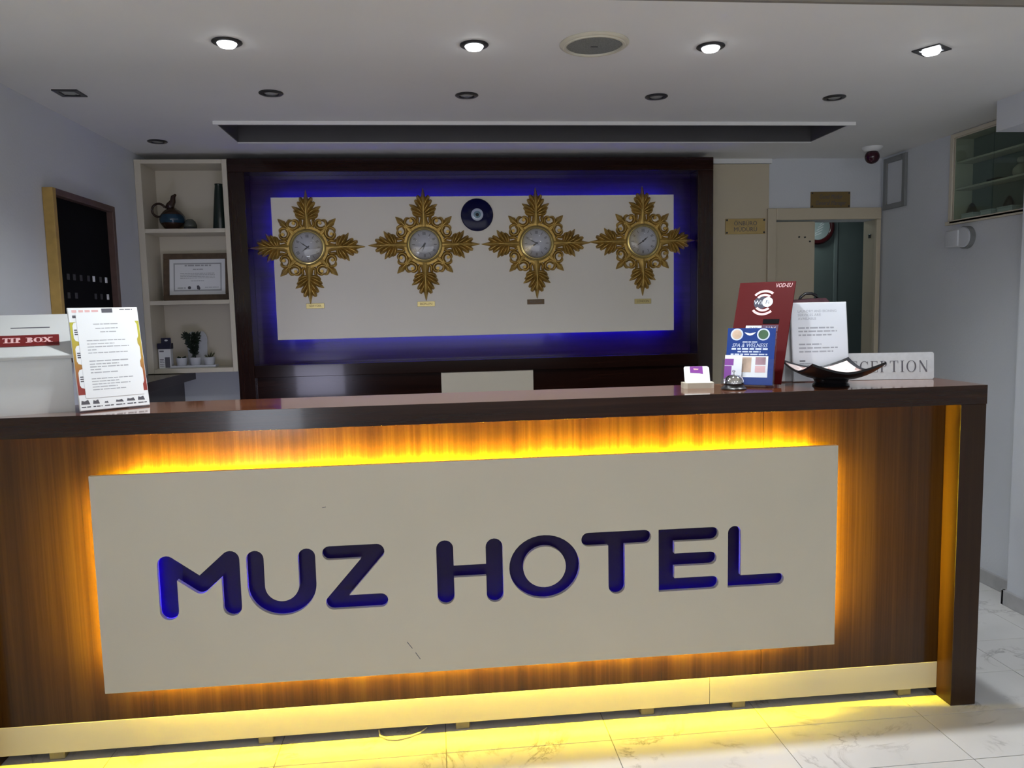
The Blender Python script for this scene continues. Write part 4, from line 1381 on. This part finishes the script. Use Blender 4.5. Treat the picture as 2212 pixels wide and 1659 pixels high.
# ------------------------------------------------------------------ tip box
A = math.radians(24)
fr = Fr((-1.172, 0.129, TOP), (math.cos(A), math.sin(A), 0), (-math.sin(A), math.cos(A), 0), (0, 0, 1))
t = thing('tip_box', (-1.31, 0.14, TOP), 'white tip box with a sloping slotted lid and red TIP BOX label', 'box')
TWD, TDP = 0.345, 0.205
side = Fr(fr.o, fr.v, fr.n, fr.u)       # u = depth, v = up, n = along the front
b = B()
b.prism([(0.0, 0.0), (TDP, 0.0), (TDP, 0.300), (0.0, 0.176)], -TWD, 0.0, side)
b.obj('body', 'tip', t)
sl = math.atan2(0.124, TDP)
lid = Fr(fr.p(0, -0.012, 0.180 - 0.012 * 0.124 / TDP), fr.u, fr.v * math.cos(sl) + fr.n * math.sin(sl), fr.n * math.cos(sl) - fr.v * math.sin(sl))
LL = (TDP + 0.014) / math.cos(sl)
lo = B().box(-TWD - 0.006, 0.006, 0, LL, 0.0, 0.014, 0.002, lid, 1).obj('lid', 'tip', t)
B().box(-0.165, -0.055, LL * 0.655, LL * 0.675, 0.0141, 0.0146, 0, lid).obj('slot', 'ink', lo)
lf = B().box(-0.205, -0.030, LL * 0.225, LL * 0.475, 0.0142, 0.0175, 0.001, lid, 1).obj('label_plate', 'tip_red', lo)


def serif(b, s, fr, u, v, h, n, thick, thin, gap):
    """roman capitals drawn as thick and thin strokes with serifs"""
    W_ = {'R': .78, 'E': .62, 'C': .72, 'P': .64, 'T': .70, 'I': .30, 'O': .84, 'N': .80, 'B': .70, 'X': .80, ' ': .34}
    for ch in s:
        w = W_[ch] * h
        nn = [n]

        def bar(x0, y0, x1, y1, t):
            d = Vector((x1 - x0, y1 - y0)).normalized() * (t / 2)
            p = Vector((-d.y, d.x))
            b.face([fr.p(u + x * 1.0, v + y, nn[0]) for x, y in ((x0 + p.x, y0 + p.y), (x0 - p.x, y0 - p.y), (x1 - p.x, y1 - p.y), (x1 + p.x, y1 + p.y))])
            nn[0] += 0.00001

        def arc(cx, cy, rx, ry, a0, a1, k=14):
            pr = None
            for i in range(k + 1):
                a = a0 + (a1 - a0) * i / k
                th = thin + (thick - thin) * abs(math.cos(a))
                o = (cx + rx * math.cos(a), cy + ry * math.sin(a))
                q = (cx + (rx - th) * math.cos(a), cy + (ry - thin - (th - thin) * 0.25) * math.sin(a))
                if pr:
                    b.face([fr.p(u + x, v + y, nn[0]) for x, y in (pr[0], o, q, pr[1])])
                pr = (o, q)
            nn[0] += 0.00001

        def stem(x, y0=0.0, y1=None, t=thick, s0=True, s1=True):
            y1 = h if y1 is None else y1
            bar(x, y0, x, y1, t)
            if s0:
                bar(x - t * 1.1, y0 + thin / 2, x + t * 1.1, y0 + thin / 2, thin)
            if s1:
                bar(x - t * 1.1, y1 - thin / 2, x + t * 1.1, y1 - thin / 2, thin)
        x0 = thick * 1.1
        if ch == 'I':
            stem(w / 2)
        elif ch == 'T':
            stem(w / 2, s1=False)
            bar(0, h - thin / 2, w, h - thin / 2, thin)
            bar(thin / 2, h, thin / 2, h * 0.78, thin)
            bar(w - thin / 2, h, w - thin / 2, h * 0.78, thin)
        elif ch == 'E':
            stem(x0)
            for y, e in ((thin / 2, w), (h * 0.52, w * 0.8), (h - thin / 2, w * 0.95)):
                bar(x0, y, e, y, thin)
            bar(w - thin / 2, 0, w - thin / 2, h * 0.22, thin)
            bar(w * 0.95 - thin / 2, h, w * 0.95 - thin / 2, h * 0.8, thin)
            bar(w * 0.8, h * 0.42, w * 0.8, h * 0.62, thin)
        elif ch in 'RPB':
            stem(x0)
            arc(w * 0.48, h * 0.74, w * 0.42, h * 0.26, -PI / 2, PI / 2)
            bar(x0, h - thin / 2, w * 0.5, h - thin / 2, thin)
            bar(x0, h * 0.48 + thin / 2, w * 0.5, h * 0.48 + thin / 2, thin)
            if ch == 'R':
                bar(w * 0.5, h * 0.48, w * 0.95, thin / 2, thick)
                bar(w * 0.85, thin / 2, w * 1.05, thin / 2, thin)
            if ch == 'B':
                arc(w * 0.50, h * 0.25, w * 0.48, h * 0.25, -PI / 2, PI / 2)
                bar(x0, thin / 2, w * 0.5, thin / 2, thin)
        elif ch == 'O':
            arc(w / 2, h / 2, w / 2, h * 0.515, 0, 2 * PI, 28)
        elif ch == 'C':
            arc(w * 0.54, h / 2, w * 0.54, h * 0.515, 0.75, 2 * PI - 0.75, 24)
            bar(w * 0.95, h * 0.70, w * 0.95, h * 0.98, thin)
        elif ch == 'N':
            stem(w * 0.14, t=thin)
            stem(w * 0.86, t=thin, s0=False)
            bar(w * 0.12, h, w * 0.86, 0, thick)
        elif ch == 'X':
            bar(w * 0.12, h, w * 0.88, 0, thick)
            bar(w * 0.88, h, w * 0.12, 0, thin)
            for xx, yy in ((w * 0.12, thin / 2), (w * 0.88, thin / 2), (w * 0.12, h - thin / 2), (w * 0.88, h - thin / 2)):
                bar(xx - thick * 0.9, yy, xx + thick * 0.9, yy, thin)
        u += w + gap
    return u


b = B()
serif(b, 'TIP BOX', lid, -0.186, LL * 0.295, LL * 0.115, 0.0178, 0.0072, 0.0030, 0.0012)
b.obj('lettering', 'pink', lf)

# ------------------------------------------------------------------ notice stand on the left
fr = leaning((-1.135, 0.078, TOP + 0.004), 36, 12)
t = thing('notice_stand', (-1.05, 0.14, TOP), 'leaning notice stand with a white sheet over a yellow-red card beside the tip box', 'notice')
NW, NH = 0.212, 0.338
B().box(0, NW, 0, NH, -0.006, 0.0, 0.001, fr, 1).obj('back_plate', 'white', t)
foot = Fr((fr.o.x, fr.o.y, TOP), fr.u, Vector((fr.u.y * -1, fr.u.x, 0)), (0, 0, 1))
B().box(0.02, NW - 0.02, 0.002, 0.085, 0.0002, 0.0035, 0.0005, foot, 1).obj('foot', 'acrylic', t)
cd = B().box(0.002, NW - 0.002, 0.052, NH - 0.048, 0.0002, 0.0010, 0, fr).obj('colour_card', 'card_print', t)
B().box(0.002, NW - 0.002, 0.002, 0.0515, 0.0002, 0.0010, 0, fr).obj('card_footer', 'paper', t)
B().box(0.002, NW - 0.002, NH - 0.0475, NH - 0.002, 0.0002, 0.0010, 0, fr).obj('card_header', 'paper', t)
for v0 in (0.072, 0.150, 0.226):
    b = B()
    w_, h_ = 0.030, 0.064
    pts = [(0.009, v0 + 0.012), (0.013, v0 + 0.003), (0.022, v0), (w_ + 0.01, v0), (w_ + 0.01, v0 + h_), (0.022, v0 + h_), (0.013, v0 + h_ - 0.003), (0.009, v0 + h_ - 0.012)]
    b.prism(pts, 0.0011, 0.0014, fr)
    b.obj('tab', 'paper', cd)
    b = B()
    pts = [(NW - u, v) for u, v in pts]
    b.prism(pts[::-1], 0.0011, 0.0014, fr)
    b.obj('tab', 'paper', cd)
    b = B()
    for k in range(3):
        b.words(fr, 0.0125, 0.026, v0 + 0.024 + k * 0.007, 0.0042, 0.0016)
    b.obj('tab_print', 'ink', cd)
ps = B().box(0.022, NW - 0.014, 0.040, NH - 0.020, 0.0018, 0.0022, 0, fr).obj('paper_sheet', 'paper', t)
b = B()
rows = [(0.282, 0.07, 0.8, 0), (0.268, 0.075, 0.72, 0), (0.256, 0.088, 0.55, 0),
        (0.228, 0.045, 0.95, 0), (0.217, 0.045, 0.65, 0), (0.207, 0.045, 1.0, 0), (0.197, 0.045, 0.2, 0), (0.187, 0.045, 0.95, 0),
        (0.160, 0.045, 0.95, 1), (0.150, 0.045, 0.70, 1), (0.141, 0.045, 0.92, 1), (0.132, 0.045, 0.25, 1), (0.122, 0.045, 0.65, 1),
        (0.102, 0.045, 1.0, 0), (0.093, 0.045, 0.65, 0), (0.084, 0.045, 0.92, 0), (0.075, 0.045, 0.60, 0), (0.066, 0.045, 0.8, 0)]
b2 = B()
for v, u0, fl, dk in rows:
    (b2 if dk else b).words(fr, u0, u0 + 0.125 * (1 if u0 < 0.06 else 0.75), v, 0.0030 if not dk else 0.0036, 0.0024, fl)
b.obj('print', 'ink_grey', ps)
b2.obj('print', 'ink_grey', ps)
b = B()
b.quad(0.100, NH - 0.018, 0.133, NH - 0.004, 0.0012, fr)
b.words(fr, 0.012, 0.022, NH - 0.030, 0.009, 0.0012)
b.words(fr, 0.155, 0.195, NH - 0.008, 0.003, 0.0012)
for k, (w1, h1) in enumerate(((0.026, 0.014), (0.020, 0.013), (0.012, 0.006), (0.024, 0.008), (0.026, 0.010), (0.022, 0.013))):
    u = 0.006 + k * 0.034
    b.prism([(u, 0.021), (u + w1, 0.020), (u + w1 * 0.8, 0.021 + h1), (u + w1 * 0.4, 0.021 + h1 * 0.7), (u + 0.002, 0.021 + h1 * 0.9)], 0.0011, 0.0014, fr)
    b.words(fr, u, u + 0.027, 0.012, 0.0035, 0.0014)
b.obj('print', 'ink', t)
b = B()
b.words(fr, 0.012, 0.026, NH - 0.012, 0.008, 0.0012)
b.words(fr, 0.032, 0.090, NH - 0.012, 0.007, 0.0012)
b.obj('print', 'pink', t)

# ------------------------------------------------------------------ things at the right end of the worktop
# card holder
t = thing('card_holder', (0.945, 0.205, TOP), 'small beige stand holding white cards with a purple block on the worktop', 'card holder')
cfr = Fr((0.888, 0.190, TOP), (math.cos(-0.10), math.sin(-0.10), 0), (math.sin(0.10), math.cos(0.10), 0), (0, 0, 1))
b = B()
b.prism([(0.0, 0.012), (0.012, 0.0), (0.098, 0.0), (0.110, 0.012), (0.110, 0.055), (0.0, 0.055)], 0.0, 0.020, cfr)
b.obj('base', 'cream_ring', t)
kfr = leaning(cfr.p(0.008, 0.026, 0.0202), -5.7, 20)
for k in range(3):
    c = B()
    dx = 0.003 * k
    c.prism([(dx + 0.004, 0), (dx + 0.084, 0), (dx + 0.088, 0.004), (dx + 0.088, 0.056), (dx + 0.084, 0.060), (dx + 0.004, 0.060), (dx, 0.056), (dx, 0.004)], -0.004 * k - 0.0030, -0.004 * k, kfr)
    co = c.obj('card', 'paper', t)
b = B()
b.prism([(0.022, 0.0595), (0.068, 0.0595), (0.068, 0.030), (0.056, 0.034), (0.022, 0.036)], 0.0001, 0.0006, kfr)
b.obj('card_print', 'purple', t)
b = B()
b.prism([(0.034, 0.052), (0.054, 0.050), (0.050, 0.046), (0.036, 0.046)], 0.0007, 0.0009, kfr)
b.obj('card_emblem', 'pink', t)

# call bell
bx, by = 1.047, 0.128
t = thing('call_bell', (bx, by, TOP), 'chrome counter bell on a black base in front of the blue leaflets', 'bell')
B().lathe([(0.043, 0.0), (0.044, 0.004), (0.036, 0.010), (0.034, 0.016), (0.036, 0.020), (0.030, 0.024)], bx, by, 36, cz=TOP).obj('base', 'black', t, True, 40)
B().lathe([(0.034, 0.0205), (0.0365, 0.022), (0.035, 0.030), (0.030, 0.040), (0.021, 0.048), (0.010, 0.052), (0.0, 0.053)], bx, by, 36, cz=TOP).obj('dome', 'chrome', t, True, 60)
B().lathe([(0.003, 0.0525), (0.003, 0.060), (0.0055, 0.0615), (0.0055, 0.066), (0.0, 0.068)], bx, by, 14, cz=TOP).obj('plunger', 'chrome', t, True, 50)

# blue leaflets in a clear holder
fr = leaning((1.050, 0.225, TOP + 0.006), -35, 15)
t = thing('leaflet_holder', (1.11, 0.19, TOP), 'clear acrylic holder with a blue spa leaflet behind the counter bell', 'leaflet holder')
b = B()
b.box(-0.006, 0.176, 0, 0.185, -0.004, -0.0015, 0, fr)
b.box(-0.006, 0.176, -0.003, 0.0, -0.004, 0.030, 0, fr)
b.box(-0.006, 0.176, 0.0, 0.092, 0.028, 0.030, 0, fr)
b.box(-0.006, -0.004, 0.0, 0.092, -0.0015, 0.028, 0, fr)
b.box(0.174, 0.176, 0.0, 0.092, -0.0015, 0.028, 0, fr)
b.obj('holder', 'acrylic', t)
ft = Fr((fr.o.x, fr.o.y, TOP), fr.u, Vector((fr.u.y * -1, fr.u.x, 0)), (0, 0, 1))
B().box(-0.006, 0.176, -0.032, 0.012, 0.0003, 0.0028, 0, ft).obj('foot', 'acrylic', t)
lh = B().box(0.000, 0.170, 0.002, 0.212, 0.0, 0.0016, 0, fr).obj('leaflet', 'blue', t)
b = B()
b.disc(0.034, 0.188, 0.0225, 0.0017, 0.0019, fr, 24)
b.disc(0.128, 0.188, 0.0225, 0.0017, 0.0019, fr, 24)
b.text('SPA & WELNESS', 0.020, fr, 0.081, 0.147, 0.0019, shear=0.25, width=0.126)
b.words(fr, 0.056, 0.108, 0.160, 0.004, 0.0019)
b.words(fr, 0.018, 0.146, 0.134, 0.0065, 0.0019)
b.words(fr, 0.040, 0.122, 0.124, 0.005, 0.0019)
b.words(fr, 0.016, 0.146, 0.114, 0.005, 0.0019)
b.obj('print', 'sky', lh)
B().disc(0.034, 0.188, 0.0175, 0.002, 0.0022, fr, 24).obj('photo_print', 'skin_print', lh)
B().disc(0.128, 0.188, 0.0175, 0.002, 0.0022, fr, 24).obj('photo_print', 'green_print', lh)
b = B()
b.prism([(0.060, 0.196), (0.072, 0.186), (0.081, 0.184), (0.090, 0.186), (0.102, 0.196), (0.081, 0.192)], 0.002, 0.0022, fr)
b.obj('emblem', 'paper', lh)
b = B()
b.quad(0.014, 0.030, 0.150, 0.108, 0.0018, fr)
b.obj('picture_panel', 'paper', lh)
B().quad(0.052, 0.048, 0.092, 0.103, 0.0021, fr).obj('photo_print', 'skin_print', lh)
B().quad(0.106, 0.076, 0.142, 0.104, 0.0021, fr).obj('photo_print', 'mauve_print', lh)
B().quad(0.106, 0.048, 0.142, 0.072, 0.0021, fr).obj('photo_print', 'pink', lh)
# purple card standing in the front pocket
t2 = thing('purple_leaflet', fr.p(0.02, 0.02, 0.02), 'white folded card with purple corner in the front pocket of the leaflet holder', 'leaflet')
pc = B().box(0.000, 0.062, 0.002, 0.108, 0.014, 0.0155, 0, fr).obj('folded_card', 'paper', t2)
b = B()
b.quad(0.000, 0.070, 0.032, 0.094, 0.0157, fr)
b.quad(0.000, 0.020, 0.026, 0.068, 0.0157, fr)
b.obj('print', 'purple', pc)

# red board
fr = leaning((1.080, 0.305, TOP + 0.008), -42, 24)
t = thing('price_board', (1.17, 0.25, TOP), 'tall dark red internet price board leaning back behind the blue leaflets', 'sign')
RW, RH = 0.212, 0.408
rb = B().box(0, RW, 0, RH, -0.005, 0.0, 0.001, fr, 1).obj('board', 'red', t)
B().prism([(0.02, 0.001), (0.05, 0.001), (0.06, 0.09), (0.03, 0.09)], -0.016, -0.0055, fr).obj('strut', 'black', t)
cu, cv = 0.104, 0.322
for r in (0.052, 0.036):
    for a0, a1 in ((PI * 0.28, PI * 0.78), (PI * 1.22, PI * 1.74)):
        B().ring(cu, cv, r - 0.009, r, 0.0001, 0.0006, fr, 16, None, None, a0, a1).obj('arc_print', 'pink', rb)
b = B()
b.disc(cu - 0.012, cv, 0.026, 0.0001, 0.0004, fr, 24)
b.obj('emblem', 'navy', rb)
B().disc(cu + 0.014, cv + 0.002, 0.020, 0.0004, 0.0007, fr, 24).obj('emblem', 'sky', rb)
b = B()
b.text('Wi', 0.024, fr, cu - 0.022, cv, 0.0006)
b.obj('lettering', 'sky', rb)
B().text('Fi', 0.022, fr, cu + 0.014, cv + 0.001, 0.0009).obj('lettering', 'navy', rb)
B().text('VOD-EU', 0.024, fr, 0.170, RH - 0.017, 0.0004, shear=0.2, width=0.060).obj('lettering', 'pink', rb)
B().box(0.112, 0.172, 0.236, 0.254, 0.0, 0.0012, 0, fr).obj('price_tag', 'board_black', rb)
for k, (a_, c_) in enumerate((('DAY', '2 Usd'), ('3 DAYS', '7 Usd'), ('WEEK', '12 Usd'), ('MONTH', '30 Usd'))):
    v = 0.204 - k * 0.030
    tg = B().box(0.050, 0.110, v, v + 0.024, 0.0, 0.0012, 0, fr).obj('price_tag', 'pot', rb)
    B().text(a_, 0.015, fr, 0.080, v + 0.012, 0.0015).obj('lettering', 'ink', rb)
    B().box(0.112, 0.172, v, v + 0.026, 0.0, 0.0012, 0, fr).obj('price_tag', 'plum', rb)
    B().text(c_, 0.016, fr, 0.142, v + 0.013, 0.0015, shear=0.25).obj('lettering', 'sky', rb)

# white notice
fr = leaning((1.345, 0.283, TOP + 0.002), -4, 8)
t = thing('white_notice', (1.43, 0.27, TOP), 'white service notice in a clear frame standing behind the black dish', 'notice')
B().box(-0.003, 0.213, 0, 0.300, -0.006, -0.0005, 0.001, fr, 1).obj('back_plate', 'white', t)
pp = B().box(0, 0.210, 0.002, 0.298, 0.0, 0.001, 0, fr).obj('paper_sheet', 'paper', t)
B().box(-0.003, 0.213, 0, 0.300, 0.0012, 0.0028, 0, fr).obj('cover', 'acrylic', t)
b = B()
for v, s, w in ((0.266, 'LAUNDRY AND IRONING', 0.148), (0.252, 'SERVICES ARE', 0.088), (0.238, 'AVAILABLE', 0.070)):
    b.text(s, 0.0135, fr, 0.024, v, 0.0011, 'LEFT', width=w)
for v, w in ((0.203, 0.92), (0.190, 1.0), (0.176, 0.88), (0.141, 0.58), (0.127, 1.0), (0.113, 0.88)):
    b.words(fr, 0.024, 0.172, v, 0.0055, 0.0011, w)
b.words(fr, 0.024, 0.072, 0.068, 0.003, 0.0011)
b.words(fr, 0.024, 0.072, 0.060, 0.003, 0.0011)
b.obj('print', 'ink_grey', pp)
b = B()
b.words(fr, 0.024, 0.046, 0.078, 0.0045, 0.0011)
b.obj('print', 'ink', pp)

# grey card holder behind the notice
t = thing('grey_stand', (1.335, 0.31, TOP), 'grey plastic card stand tucked between the red board and the white notice', 'stand')
fr = leaning((1.296, 0.304, TOP + 0.002), -8, 9)
B().box(0, 0.10, 0, 0.222, -0.012, -0.002, 0.002, fr, 1).obj('back_plate', 'steel', t)
B().box(-0.006, 0.02, 0, 0.12, -0.0015, 0.010, 0.002, fr, 1).obj('pocket', 'steel', t)

# square dish with raised corners
dc = (1.413, 0.138)
t = thing('square_dish', (dc[0], dc[1], TOP), 'black square dish with upswept corners and a pale patterned inside', 'dish')
th = math.radians(-47)


def dish_grid(dz, k=25, half=0.130):
    g = []
    for i in range(k):
        row = []
        for j in range(k):
            a, c = -1 + 2 * i / (k - 1), -1 + 2 * j / (k - 1)
            r = max(abs(a), abs(c))
            z = 0.020 + 0.030 * r ** 2.2 + 0.034 * (abs(a) * abs(c)) ** 1.6
            bow = 1 - 0.05 * (1 - abs(a)) * abs(c) - 0.05 * (1 - abs(c)) * abs(a)
            x, y = a * half * bow, c * half * bow
            p = (x + y) / math.sqrt(2), (y - x) / math.sqrt(2)
            x, y = p[0] * math.cos(th) - p[1] * math.sin(th), p[0] * math.sin(th) + p[1] * math.cos(th)
            row.append(Vector((dc[0] + x, dc[1] + y, TOP + z + dz)))
        g.append(row)
    return g


g0, g1 = dish_grid(0.0), dish_grid(0.008)
k = len(g0)
b = B()
v0 = [[b.bm.verts.new(p) for p in r] for r in g0]
v1 = [[b.bm.verts.new(p) for p in r] for r in g1]
for i in range(k - 1):
    for j in range(k - 1):
        b.bm.faces.new((v0[i][j], v0[i][j + 1], v0[i + 1][j + 1], v0[i + 1][j]))
        b.bm.faces.new((v1[i][j], v1[i + 1][j], v1[i + 1][j + 1], v1[i][j + 1]))
for i in range(k - 1):
    for A_, C_ in (((i, 0), (i + 1, 0)), ((i, k - 1), (i + 1, k - 1)), ((0, i), (0, i + 1)), ((k - 1, i), (k - 1, i + 1))):
        b.bm.faces.new((v0[A_[0]][A_[1]], v0[C_[0]][C_[1]], v1[C_[0]][C_[1]], v1[A_[0]][A_[1]]))
b.obj('bowl', 'dish_black', t, True, 50)
g2 = dish_grid(0.0086)
b = B()
v2 = [[b.bm.verts.new(p) for p in r[1:-1]] for r in g2[1:-1]]
for i in range(k - 3):
    for j in range(k - 3):
        b.bm.faces.new((v2[i][j], v2[i + 1][j], v2[i + 1][j + 1], v2[i][j + 1]))
b.obj('inlay', 'pearl', t, True)
b = B()
b.lathe([(0.062, 0.0), (0.064, 0.003), (0.056, 0.014), (0.060, 0.0245)], dc[0], dc[1], 36, cz=TOP + 0.0002)
b.obj('foot', 'dish_black', t, True, 50)

# RECEPTION plaque
fr = leaning((1.506, 0.300, TOP + 0.001), -9.5, 4)
t = thing('reception_plaque', (1.68, 0.27, TOP), 'brushed silver RECEPTION plaque at the right end of the worktop', 'sign')
b = B()
w_, h_, r_ = 0.375, 0.102, 0.008
pts = []
for cx_, cy_, a_ in ((w_ - r_, r_, -PI / 2), (w_ - r_, h_ - r_, 0), (r_, h_ - r_, PI / 2), (r_, r_, PI)):
    pts += [(cx_ + r_ * math.cos(a_ + PI / 2 * i / 5), cy_ + r_ * math.sin(a_ + PI / 2 * i / 5)) for i in range(6)]
b.prism(pts, -0.006, 0.0, fr)
pl = b.obj('plate', 'steel', t)
b = B()
serif(b, 'RECEPTION', fr, 0.024, 0.028, 0.043, 0.0006, 0.0058, 0.0017, 0.0088)
b.obj('lettering', 'ink', pl)
ft = Fr((fr.o.x, fr.o.y, TOP), fr.u, Vector((-fr.u.y, fr.u.x, 0)), (0, 0, 1))
B().box(0.10, 0.30, 0.006, 0.020, 0.0003, 0.010, 0.001, ft, 1).obj('foot', 'dark_metal', t)
